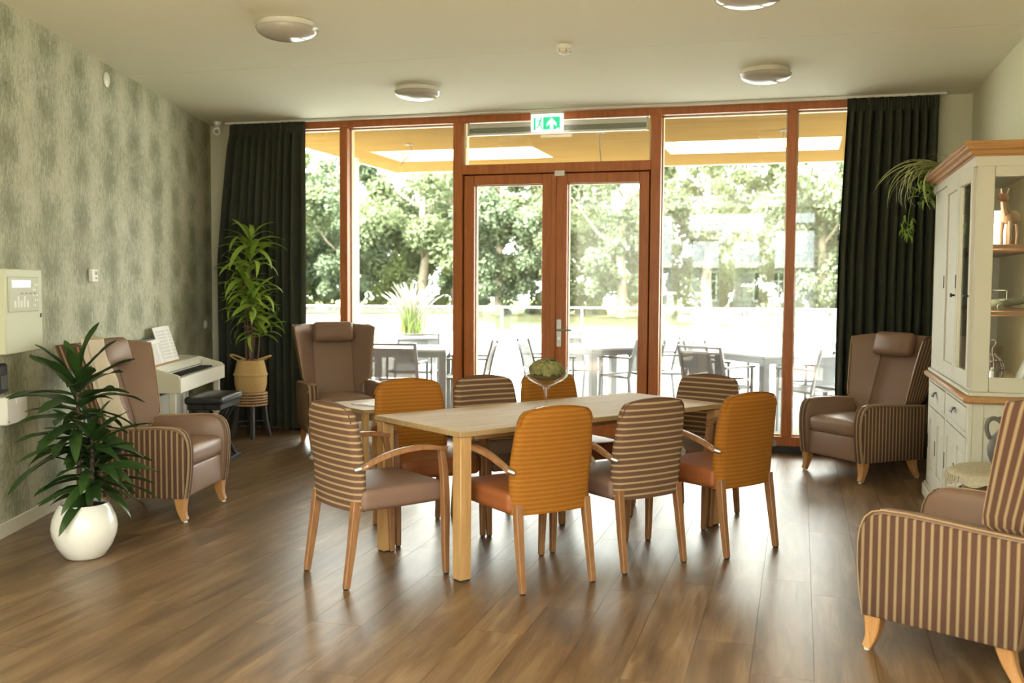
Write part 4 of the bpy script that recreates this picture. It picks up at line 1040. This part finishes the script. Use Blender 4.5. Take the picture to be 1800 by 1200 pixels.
# things in the cabinet
t = thing('carved_figure', 'small carved brown wooden animal figure on the top cabinet shelf', 'figurine', (1.075, 5.99, 1.6985), 2.6)
MB().cushion((0, 0, .145), (.075, .13, .075), .03).build('body', M['figwood'], t)
for sx in (-1, 1):
    for sy in (-1, 1): MB().sweep([(sx*.022, sy*.045, 0), (sx*.024, sy*.05, .06), (sx*.02, sy*.045, .13)], [.018, .020, .028], [.020, .020, .03], (0, 1, 0), 8).build('leg', M['figwood'], t)
MB().sweep([(0, .05, .165), (0, .075, .20), (0, .085, .235)], [.05, .042, .036], [.05, .042, .036], (0, 1, 0), 8).build('neck', M['figwood'], t)
MB().cushion((0, .10, .245), (.045, .075, .045), .018).build('head', M['figwood'], t)
for s in (-1, 1): MB().sweep([(s*.014, .08, .262), (s*.02, .075, .295)], [.014, .006], [.012, .006], (0, 1, 0), 6).build('ear', M['figwood'], t)
MB().sweep([(0, -.06, .17), (0, -.09, .15), (0, -.095, .10)], [.014, .012, .008], [.014, .012, .008], (0, 1, 0), 6).build('tail', M['figwood'], t)
t = thing('picture_card', 'pale upright picture card behind the carved figure on the top shelf', 'picture', (1.02, 6.06, 1.6985), -.35)
q = MB(); q.M = Matrix.Rotation(-.14, 4, 'X'); q.box(-.05, .05, -.004, .004, 0, .19, .001); q.build('card', M['paper'], t); q = MB(); q.M = Matrix.Rotation(-.14, 4, 'X'); q.box(-.012, .012, -.002, .05, 0, .006); q.build('stand', M['grey'], t)
t = thing('bronze_aeroplane', 'green bronze model aeroplane with propeller on the middle cabinet shelf', 'model', (1.075, 6.02, 1.3415), .25)
MB().sweep([(-.10, 0, .038), (-.06, 0, .040), (0, 0, .045), (.08, 0, .052), (.13, 0, .058)], [.03, .044, .05, .034, .018], [.034, .046, .05, .032, .016], (0, 0, 1), 10).build('fuselage', M['verdigris'], t)
MB().prism([(-.05, -.10), (-.01, -.11), (.01, .10), (-.03, .11)], 'z', .056, .062, .001).build('wing', M['verdigris'], t); MB().prism([(-.05, -.10), (-.01, -.11), (.01, .10), (-.03, .11)], 'z', .108, .114, .001).build('wing', M['verdigris'], t)
MB().prism([(.085, .055), (.125, .055), (.14, .135), (.12, .145)], 'y', -.003, .003, .001).build('tail_fin', M['verdigris'], t); MB().prism([(.095, -.05), (.125, -.055), (.13, .055), (.10, .05)], 'z', .056, .061, .001).build('tail_plane', M['verdigris'], t)
for s in (-1, 1):
    q = MB(); q.M = Matrix.Translation((-.045, s*.036, .020)) @ Matrix.Rotation(PI/2, 4, 'X'); q.lathe([(0, -.006), (.018, -.006), (.020, 0), (.018, .006), (0, .006)], 16); q.build('wheel', M['verdigris'], t)
    MB().tube([(-.045, s*.03, .022), (-.03, s*.012, .045)], .003, 6).build('wheel_strut', M['verdigris'], t); MB().tube([(-.03, s*.075, .06), (-.03, s*.075, .11)], .003, 6).build('wing_strut', M['verdigris'], t)
MB().box(-.112, -.104, -.006, .006, -.0+.002, .145, .002).build('propeller', M['verdigris'], t)
t = thing('wire_lantern', 'round dark wire lantern hanging ornament at the bottom of the cabinet', 'lantern', (1.012, 6.00, .9235))
for k in range(8):
    a = k*PI/4; MB().tube([(.012*math.cos(a), .012*math.sin(a), .185), (.05*math.cos(a), .05*math.sin(a), .15), (.066*math.cos(a), .066*math.sin(a), .10), (.052*math.cos(a), .052*math.sin(a), .04), (.03*math.cos(a), .03*math.sin(a), .0035)], .003, 6).build('wire_rib', M['wire'], t)
for r_, z in ((.054, .145), (.067, .10), (.054, .045)): MB().tube([(r_*math.cos(a), r_*math.sin(a), z) for a in [j*2*PI/20 for j in range(21)]], .003, 6).build('wire_ring', M['wire'], t)
MB().lathe([(0, 0), (.032, 0), (.032, .006), (0, .006)], 20).build('base_plate', M['wire'], t); MB().lathe([(0, .006), (.03, .03), (.036, .07), (.02, .11), (0, .12)], 16).build('inner_cup', M['dark'], t)
MB().tube([(0, 0, .185), (.0, 0, .215), (.012, 0, .232), (.018, 0, .248), (.006, 0, .262), (-.008, 0, .256)], .003, 6).build('hook', M['wire'], t)
t = thing('framed_print', 'dark grey framed print leaning in the bottom of the cabinet', 'print', (1.145, 6.03, .9235), 0)
q = MB(); q.M = Matrix.Rotation(.42, 4, 'Y'); q.box(-.012, .006, -.10, .14, .004, .28, .003); q.build('frame', M['dark'], t); q = MB(); q.M = Matrix.Rotation(.42, 4, 'Y'); q.box(-.014, -.012, -.08, .12, .03, .255); q.build('print', M['grey'], t)

# spider plant on top of the cabinet, hanging over the far corner
SPP = Vector((1.02, 7.50, 2.2305))
t = thing('plant_saucer_pot', 'small low pot on top of the cream cabinet', 'pot', SPP)
MB().lathe([(0, 0), (.07, 0), (.085, .07), (.078, .07), (.07, .058), (0, .058)], 24).build('vessel', M['clay'], t)
t = thing('spider_plant', 'variegated spider plant trailing from the top corner of the cabinet', 'plant', SPP + Vector((0, 0, .06)))
sm = []
for L, W, dr in ((.46, .016, 2.3), (.52, .018, 2.0), (.40, .014, 2.6), (.56, .017, 1.7)):
    me = blade(L, W, dr, 12, .35, 0, fat=.4, base=.6).mesh('leaf', None, 75); me.materials.append(M['spider']); sm.append(me)
rr = random.Random(31)
for i in range(30):
    az = PI + rr.gauss(-.05, .55); put_leaf(sm[i % 4], t, (-.09, .05, .0), az, rr.uniform(-.05, .5), .78+.35*rr.random(), rr.uniform(-.3, .3))
for i in range(7): put_leaf(sm[i % 4], t, (0, 0, 0), rr.uniform(0, 6.28), rr.uniform(.5, 1.1), .6)
fm = blade(.075, .014, 1.2, 5, .3, 0, fat=.4, base=.4).mesh('leaflet', None, 75); fm.materials.append(M['fern'])
for cx, cy, cz, n_ in ((-.30, .17, -.42, 26), (-.21, .04, -.20, 34), (-.17, .03, -.11, 22)):
    MB().tube(bez([(-.06, .01, .0), (cx*.8, cy, .10), (cx, cy, cz*.5), (cx, cy, cz)], 10), .002, 6).build('runner', M['fern'], t)
    for i in range(n_):
        o = put_leaf(fm, t, (cx+rr.gauss(0, .022), cy+rr.gauss(0, .022), cz+rr.uniform(-.05, .09)), rr.uniform(0, 6.28), rr.uniform(-1.0, 1.0), .7+.6*rr.random()); o.name = 'leaflet'

# barrel table with lace and jug
BT = Vector((1.005, 5.545, 0))
t = thing('barrel_table', 'round wooden barrel used as a side table beside the cabinet', 'side table', BT)
ns = 16
for k in range(ns):
    a0, a1 = 2*PI*k/ns+.008, 2*PI*(k+1)/ns-.008; q = MB(); vs_ = []
    zs_ = [0, .12, .26, .40, .50]
    for z in zs_:
        R_ = .185+.035*math.sin(PI*z/.50)
        for rr_ in (R_, R_-.02):
            for a in (a0, a1): vs_.append((rr_*math.cos(a), rr_*math.sin(a), z))
    fs = [(0, 1, 3, 2), (16, 18, 19, 17)]
    for i in range(4): b = i*4; fs += [(b, b+4, b+5, b+1), (b+2, b+3, b+7, b+6), (b, b+2, b+6, b+4), (b+1, b+5, b+7, b+3)]
    q.add(vs_, fs); q.build('stave', M['barrel'], t)
for z, R_ in ((.09, .2065), (.41, .2075)): MB().lathe([(R_-.004, z), (R_+.003, z), (R_+.003, z+.03), (R_-.004, z+.03), (R_-.004, z)], 32, (0, 0, 0), 1).build('hoop', M['iron'], t)
MB().lathe([(0, .50), (.235, .50), (.255, .512), (.255, .530), (.24, .540), (0, .540)], 40).build('tabletop', M['cabwood_x'], t)
t = thing('lace_cloth', 'small lace cloth lying over the barrel table', 'cloth', BT + Vector((-.03, 0, .5405)))
q = MB(); vs_ = []; fs = []; NA, NR = 48, 8
for j in range(NR+1):
    for i in range(NA):
        a = 2*PI*i/NA; r_ = .28*j/NR*(1+.03*math.sin(8*a)); x = r_*math.cos(a); y = r_*math.sin(a)
        rad = math.hypot(x-.03, y); over = max(0, rad-.262)
        z = .004+.001*math.sin(12*a) - over*1.3; k_ = (.262+over*.15)/rad if over > 0 else 1
        vs_.append((.03+(x-.03)*k_, y*k_, z))
for j in range(NR):
    for i in range(NA): fs.append((j*NA+i, j*NA+(i+1) % NA, (j+1)*NA+(i+1) % NA, (j+1)*NA+i))
n0 = len(vs_); vs_ += [(x, y, z-.0015) for x, y, z in vs_]; fs += [tuple(n0+i for i in reversed(f)) for f in fs] + [(NR*NA+i, NR*NA+(i+1) % NA, n0+NR*NA+(i+1) % NA, n0+NR*NA+i) for i in range(NA)]
q.add(vs_, fs); q.build('woven_lace', M['lace'], t, None, None, 0, 70)
q = MB()
for i in range(14):
    a = PI+(i-7)*.09; q.tube([(.03+.268*math.cos(a), .268*math.sin(a), -.012), (.03+.275*math.cos(a), .275*math.sin(a), -.04-.01*(i % 3))], .003, 5)
fo = q.build('fringe', M['lace'], t); fo['kind'] = 'stuff'
t = thing('clay_jug', 'dark grey clay jug with handle and a small tag on the barrel table', 'jug', BT + Vector((.02, -.01, .5465)), PI)
MB().lathe([(0, 0), (.055, 0), (.075, .02), (.098, .075), (.102, .115), (.088, .165), (.055, .205), (.042, .225), (.042, .255), (.052, .27), (.046, .27), (.036, .255), (.036, .225), (0, .21)], 36).build('vessel', M['clay'], t)
MB().sweep(bez([(.040, 0, .245), (.085, 0, .295), (.135, 0, .235), (.088, 0, .160)], 12), .022, .018, (0, 1, 0), 8).build('handle', M['clay'], t)
q = MB(); q.M = Matrix.Rotation(.95, 4, 'Z') @ Matrix.Translation((.1035, 0, .105)) @ Matrix.Rotation(-.12, 4, 'Y'); q.box(-.002, .001, -.024, .024, -.022, .024); tg = q.build('tag', M['tagcard'], t)
q2 = MB(); q2.M = q.M; q2.box(.001, .0018, -.014, .014, -.012, .014); q2.build('tag_print', M['dark'], tg)

# ------------------------------------------------------------------ outside: canopy, terrace furniture
YO = YB+.3
cn = thing('canopy', 'wooden canopy roof over the terrace outside the windows', 'canopy', (0, 0, 0))
SZ, CYF, CXL, CXR = 3.07, 13.72, -5.65, 3.4
holes = [(-5.10, -3.04, 11.52, 12.56), (-1.57, .40, 11.50, 12.58)]
bd = MB(); y = YO-.15; bw = .095
while y < CYF-.01:
    y2 = min(y+bw, CYF); segs = [(CXL, CXR)]
    for hx0, hx1, hy0, hy1 in holes:
        if y2 > hy0+.01 and y < hy1-.01:
            new = []
            for a, b in segs:
                if hx1 <= a or hx0 >= b: new.append((a, b))
                else:
                    if hx0 > a: new.append((a, hx0))
                    if hx1 < b: new.append((hx1, b))
            segs = new
    for a, b in segs: bd.box(a, b, y+.002, y2-.002, SZ, SZ+.02, .003)
    y += bw
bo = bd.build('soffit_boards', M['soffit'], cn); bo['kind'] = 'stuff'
rf = MB()
xs = sorted({CXL, CXR, *[k for h_ in holes for k in h_[:2]]}); ys = sorted({YO-.1, CYF, *[k for h_ in holes for k in h_[2:]]})
for xa, xb in zip(xs, xs[1:]):
    for ya, yb in zip(ys, ys[1:]):
        if not any(h_[0] <= (xa+xb)/2 <= h_[1] and h_[2] <= (ya+yb)/2 <= h_[3] for h_ in holes): rf.box(xa, xb, ya, yb, SZ+.02, SZ+.34)
rf.build('roof_deck', M['render'], cn)
MB().box(CXL-.02, CXR, CYF, CYF+.02, SZ-.012, SZ+.36).build('fascia', M['ventlight'], cn); MB().box(CXL-.02, CXL, YO-.1, CYF, SZ-.012, SZ+.36).build('fascia', M['ventlight'], cn)
for hx0, hx1, hy0, hy1 in holes:
    for k in range(3):
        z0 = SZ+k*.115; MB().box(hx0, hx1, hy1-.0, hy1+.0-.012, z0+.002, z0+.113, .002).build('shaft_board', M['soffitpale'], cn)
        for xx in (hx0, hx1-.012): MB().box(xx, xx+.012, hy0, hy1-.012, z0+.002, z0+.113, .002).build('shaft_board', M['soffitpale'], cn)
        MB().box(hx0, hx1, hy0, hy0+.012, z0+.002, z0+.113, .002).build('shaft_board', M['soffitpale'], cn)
tag(MB().lathe([(0, 0), (.035, 0), (.035, SZ-.001), (0, SZ-.001)], 16, (-5.50, 12.0, 0)).build('canopy_post', M['render']), 'slim white post carrying the canopy, seen beside the left mullion', 'post')
for (x, y, dx, L, lb) in ((-4.36, 10.95, -.10, .24, 'loose lamp wire hanging from the canopy behind the left glass panel'), (-2.05, 10.55, .02, .40, 'loose lamp wire hanging from the canopy behind the window over the doors'), (-.19, 10.85, .03, .26, 'loose lamp wire hanging from the canopy behind the right glass panel')):
    o = thing('lamp_wire', lb, 'wire', (x, y, SZ), 0, 'loose lamp wires under the canopy')
    MB().tube(bez([(0, 0, 0), (-dx, 0, -L*.4), (dx*.6, 0, -L*.7), (dx, 0, -L)], 8), .006, 6).build('cable', M['bark'], o); MB().lathe([(0, -.012), (.05, -.012), (.05, 0), (0, 0)], 14).build('ceiling_cap', M['bark'], o)
struct(MB().box(-40, 30, YO-.1, 30.0, -.10, -.02).build('patio', M['patio']))
struct(MB().box(-5.6, .9, YO-.02, YO+.3, -.02, -.004, .003).build('trim_1', M['gravel']))

def gtable(x, y, deg, label):
    t = thing('garden_table', label, 'garden table', (x, y, -.02), math.radians(deg), 'garden tables on the terrace')
    MB().box(-.45, .45, -.45, .45, .735, .76, .003).build('tabletop', M['alutop'], t)
    for s in (-1, 1):
        MB().box(-.43, .43, s*.425-.015, s*.425+.015, .675, .735).build('apron', M['alu'], t); MB().box(s*.425-.015, s*.425+.015, -.41, .41, .675, .735).build('apron', M['alu'], t)
        for q in (-1, 1): MB().box(s*.41-.04, s*.41+.04, q*.41-.04, q*.41+.04, 0, .735, .003).build('leg', M['alu'], t)
    return t
def gchair(label):
    t = thing('garden_chair', label, 'garden chair', (0, 0, 0), 0, 'garden chairs on the terrace')
    for s in (-1, 1):
        MB().sweep([(s*.27, -.25, 0), (s*.27, -.20, .42), (s*.268, -.24, .62), (s*.262, -.31, .87)], .028, .032, (1, 0, 0)).build('rear_post', M['alu'], t)
        MB().sweep([(s*.27, .24, 0), (s*.27, .235, .40), (s*.272, .23, .64)], .026, .026, (0, 1, 0)).build('front_leg', M['alu'], t)
        MB().sweep([(s*.275, -.245, .655), (s*.28, .0, .655), (s*.276, .26, .650)], .042, .024, (0, 0, 1)).build('armrest', M['alu'], t)
        MB().sweep([(s*.262, -.20, .425), (s*.262, .25, .435)], .024, .024, (0, 0, 1)).build('seat_rail', M['alu'], t)
    for z, y in ((.855, -.308), (.80, -.290)): MB().box(-.26, .26, y-.012, y+.012, z-.012, z+.012).build('top_rail', M['alu'], t)
    MB().box(-.25, .25, .235, .26, .42, .445).build('seat_bar', M['alu'], t)
    MB().slab(lambda u, v: (-.25+.5*u, -.215-.085*v+.015*math.sin(v*PI), .50+.29*v), lambda u, v: (-.25+.5*u, -.219-.085*v+.015*math.sin(v*PI), .50+.29*v), 6, 6).build('back_sling', M['mesh'], t)
    MB().slab(lambda u, v: (-.25+.5*u, -.19+.43*v, .435-.015*math.sin(v*PI)), lambda u, v: (-.25+.5*u, -.19+.43*v, .431-.015*math.sin(v*PI)), 6, 6).build('seat_sling', M['alu'], t)
    return t
gtable(-4.31, 10.84, 16, 'white garden table behind the left glass panel, grasses beyond it')
gtable(-2.26, 11.97, 44, 'white garden table behind the right door leaf')
gtable(-.27, 11.35, 38, 'white garden table behind the rightmost glass panels')
gc = gchair('x')
for i, (x, y, deg, lb) in enumerate([
    (-4.15, 10.10, 98, 'grey garden chair with its back to the left glass panel, right of the wing armchair'),
    (-4.53, 11.52, -80, 'grey garden chair facing the room in front of the potted grasses'),
    (-3.62, 10.92, 190, 'grey garden chair seen edge-on through the left door leaf'),
    (-2.72, 12.42, -48, 'grey garden chair just right of the door handle, far side of its table'),
    (-1.90, 11.75, 150, 'grey garden chair in profile behind the right door leaf'),
    (-1.60, 12.35, 205, 'grey garden chair seen just right of the right door post'),
    (-2.85, 11.55, 30, 'grey garden chair behind the middle door stiles'),
    (-.82, 10.72, 58, 'grey garden chair with its back to the glass, left end of the right garden table'),
    (-.86, 11.55, -20, 'grey garden chair behind the other one at the left end of the right table'),
    (.16, 10.72, 138, 'grey garden chair with its back to the right glass, near the right mullion'),
    (.20, 11.45, 200, 'grey garden chair on the far right side of the right garden table')]):
    o = place(gc, i == 0, (x, y, -.02), math.radians(deg-90), lb)

# planter with pampas-like grass
PLX, PLY = -6.22, 15.75
t = thing('planter', 'square pale grey planter on the terrace behind the left garden table', 'planter', (PLX, PLY, -.02), .2)
MB().prism([(-.24, -.24), (.24, -.24), (.24, .24), (-.24, .24)], 'z', 0, .62, .006).build('tub', M['planter'], t); MB().box(-.21, .21, -.21, .21, .615, .628).build('soil', M['soil'], t)
t = thing('ornamental_grass', 'fountain grass with pale feathery plumes in the planter', 'grass', (PLX, PLY, .605))
rr = random.Random(8); gb = MB(); pb = MB()
for i in range(170):
    a = rr.random()*2*PI; L = .30+.30*rr.random(); o_ = .10+.26*rr.random(); bx, by = rr.gauss(0, .07), rr.gauss(0, .07)
    p = bez([(bx, by, 0), (bx+o_*.2*math.cos(a), by+o_*.2*math.sin(a), L*.7), (bx+o_*math.cos(a), by+o_*math.sin(a), L)], 4)
    n_ = Vector((-math.sin(a), math.cos(a), 0))
    vs_ = []
    for k, q in enumerate(p): wd = .012*(1-k/4.6); vs_ += [q-n_*wd, q+n_*wd]
    gb.add(vs_, [(2*k, 2*k+2, 2*k+3, 2*k+1) for k in range(4)])
go = gb.build('blades', M['grassblade'], t); go['kind'] = 'stuff'
for i in range(110):
    a = rr.random()*2*PI; L = .50+.40*rr.random(); o_ = .05+.50*rr.random()
    p = bez([(0, 0, 0), (o_*.35*math.cos(a), o_*.35*math.sin(a), L*.75), (o_*math.cos(a), o_*math.sin(a), L)], 6)
    pb.sweep(p, [.004, .004, .004, .010, .022, .024, .006], [.004, .004, .004, .010, .022, .024, .006], (0, 1, 0) if abs(math.cos(a)) > .3 else (1, 0, 0), 6)
po = pb.build('plumes', M['plume'], t); po['kind'] = 'stuff'

# glass balustrade at the end of the terrace
bt = thing('glass_balustrade', 'long glass balustrade with a thin rail at the far end of the terrace', 'balustrade', (0, 0, -.02))
def bal(x): return 25.7 + .20*(x+.5)
X0 = -17.0; npan = 11; pw = 2.0; ang = math.atan(.20)
for k in range(npan+1):
    x = X0+k*pw*math.cos(ang); y = bal(x); MB().box(-.025, .025, -.03, .03, 0, .9, .004).build('post', M['alu'], bt, None, (x, y, 0), ang)
    if k < npan:
        MB().box(.06, pw-.06, -.006, .006, .08, .88).build('pane', M['glass'], bt, None, (x, y, 0), ang); MB().box(0, pw, -.03, .03, .895, .935, .004).build('hand_rail', M['alutop'], bt, None, (x, y, 0), ang)

# ground and trees
struct(MB().box(-80, 60, 30.0, 47, -.12, -.03).build('lawn', M['lawn'])); struct(MB().box(-90, 70, 47, 90, -.12, -.03).build('wood_floor', M['meadow']))
struct(MB().box(-60, 60, -60, YF-.3, -.14, -.06).build('street_ground', M['gravel']))
def crown(seed, rx, rz, zc, nblob, nleaf, ls):
    rr = random.Random(seed); m = MB(); blobs = []
    for i in range(nblob):
        while True:
            p = Vector((rr.uniform(-1, 1), rr.uniform(-1, 1), rr.uniform(-1, 1)))
            if p.length < 1: break
        blobs.append((Vector((p.x*rx, p.y*rx, zc+p.z*rz)), rr.uniform(.5, 1.2)*rx*.33))
    vs_ = []; fs = []
    for i in range(nleaf):
        c, r_ = rr.choice(blobs); d = Vector((rr.gauss(0, 1), rr.gauss(0, 1), rr.gauss(0, .8))).normalized()*r_*rr.random()**.45
        p = c+d; n_ = (d.normalized()*.6+Vector((rr.gauss(0, .6), rr.gauss(0, .6), rr.gauss(.5, .6)))).normalized(); t1 = n_.orthogonal().normalized(); t2 = n_.cross(t1); an = rr.random()*PI
        a = t1*math.cos(an)+t2*math.sin(an); b = n_.cross(a); s_ = ls*rr.uniform(.6, 1.3); k = len(vs_)
        vs_ += [p-a*s_, p+b*s_*.55, p+a*s_, p-b*s_*.55]; fs.append((k, k+1, k+2, k+3))
    m.add(vs_, fs); return m
def trunk(seed, h_, r_):
    rr = random.Random(seed); m = MB(); pts = [(rr.gauss(0, .06)*i, rr.gauss(0, .06)*i, h_*i/5) for i in range(6)]
    m.tube(pts, [r_*(1-.75*i/5) for i in range(6)], 10)
    for k in range(7):
        z = h_*(.35+.08*k); a = rr.random()*6.28; L = rr.uniform(1.4, 2.6)
        m.tube([(0, 0, z), (L*.5*math.cos(a), L*.5*math.sin(a), z+L*.35), (L*math.cos(a), L*math.sin(a), z+L*.9)], [r_*.35, r_*.22, .03], 6)
    return m
variants = []
for sd, rx, rz, zc, nb, nl, mt in ((1, 2.8, 4.2, 5.0, 40, 20000, 'leafA'), (2, 2.5, 4.5, 5.1, 38, 18000, 'leafB'), (3, 3.1, 4.1, 5.3, 40, 20000, 'leafA'), (4, 2.3, 4.7, 5.0, 36, 17000, 'leafB')):
    cm = crown(sd, rx, rz, zc, nb, nl, .125).mesh('crown'); cm.materials.append(M[mt]); tm = trunk(sd+50, zc+rz*.6, .26).mesh('trunk'); tm.materials.append(M['bark']); variants.append((cm, tm))
rr = random.Random(77)
tl = ['leftmost', 'second', 'third', 'fourth', 'fifth', 'sixth', 'seventh', 'eighth', 'ninth']
for row, (y0, n_, xa, xb, nm) in enumerate(((46.5, 9, -25.5, 4.0, 'front'), (55, 9, -33, 5.5, 'back'))):
    for i in range(n_):
        x = xa+(xb-xa)*i/(n_-1)+rr.uniform(-.9, .9); y = y0+rr.uniform(-1.5, 1.5); cm, tm = variants[(i*3+row*2) % 4]
        lab = f'{tl[i]} tall leafy tree from the left in the {nm} row beyond the lawn'
        t = thing('tree', lab, 'tree', (x, y, -.03), rr.random()*6.28, f'{nm} row of trees beyond the lawn'); sc = rr.uniform(.92, 1.12); t.scale = (sc, sc, sc*rr.uniform(.85, 1.12))
        obj('crown', cm, None, t); obj('trunk', tm, None, t)
sv = []
for sd, rx, rz, nl in ((31, 1.9, 1.5, 4200), (32, 1.6, 2.1, 4200), (33, 2.1, 1.3, 4400)):
    cm = crown(sd, rx, rz, rz*.85, 14, nl*2, .095).mesh('foliage'); cm.materials.append(M['leafC' if sd != 32 else 'leafB']); sv.append(cm)
stm = MB().tube([(0, 0, 0), (.05, 0, .5), (0, .04, 1.0)], [.06, .05, .03], 8).mesh('stem'); stm.materials.append(M['bark'])
for i in range(12):
    x = -26+i*2.75+rr.uniform(-.6, .6); t = thing('shrub', f'{(tl+["tenth", "eleventh", "rightmost"])[i]} low green shrub from the left under the trees', 'shrub', (x, 49.5+rr.uniform(-1, 1.5), -.03), rr.random()*6, 'shrubs under the trees'); sc = rr.uniform(.9, 1.3); t.scale = (sc, sc, sc)
    obj('foliage', sv[i % 3], None, t); obj('stem', stm, None, t)

# bungalow across the street, mirrored in the garden glass
hb = thing('bungalow', 'white bungalow with grey roof mirrored in the right-hand window glass', 'house', (0, 0, -.06))
HY = -18.0
MB().box(-7.2, 6.5, HY-6, HY, 0, 2.30).build('wall', M['render'], hb)
MB().prism([(HY+.5, 2.22), (HY-3, 5.0), (HY-6.5, 2.22)], 'x', -7.6, 6.9).build('roof', M['roofgrey'], hb)
MB().box(-7.6, 6.9, HY+.50, HY+.56, 2.14, 2.36).build('fascia', M['white'], hb)
for xa in (-3.3, -1.6, .6):
    f = MB(); f.box(xa, xa+1.1, HY+.001, HY+.06, .95, 1.03); f.box(xa, xa+1.1, HY+.001, HY+.06, 1.97, 2.05)
    for k in range(6): f.box(xa+k*.208, xa+k*.208+.06, HY+.001, HY+.06, 1.03, 1.97)
    f.box(xa, xa+1.1, HY+.001, HY+.05, 1.66, 1.71)
    fo = f.build('window_frame', M['white'], hb); MB().box(xa+.05, xa+1.05, HY+.0005, HY+.02, 1.0, 2.0).build('pane', M['houseglass'], fo)
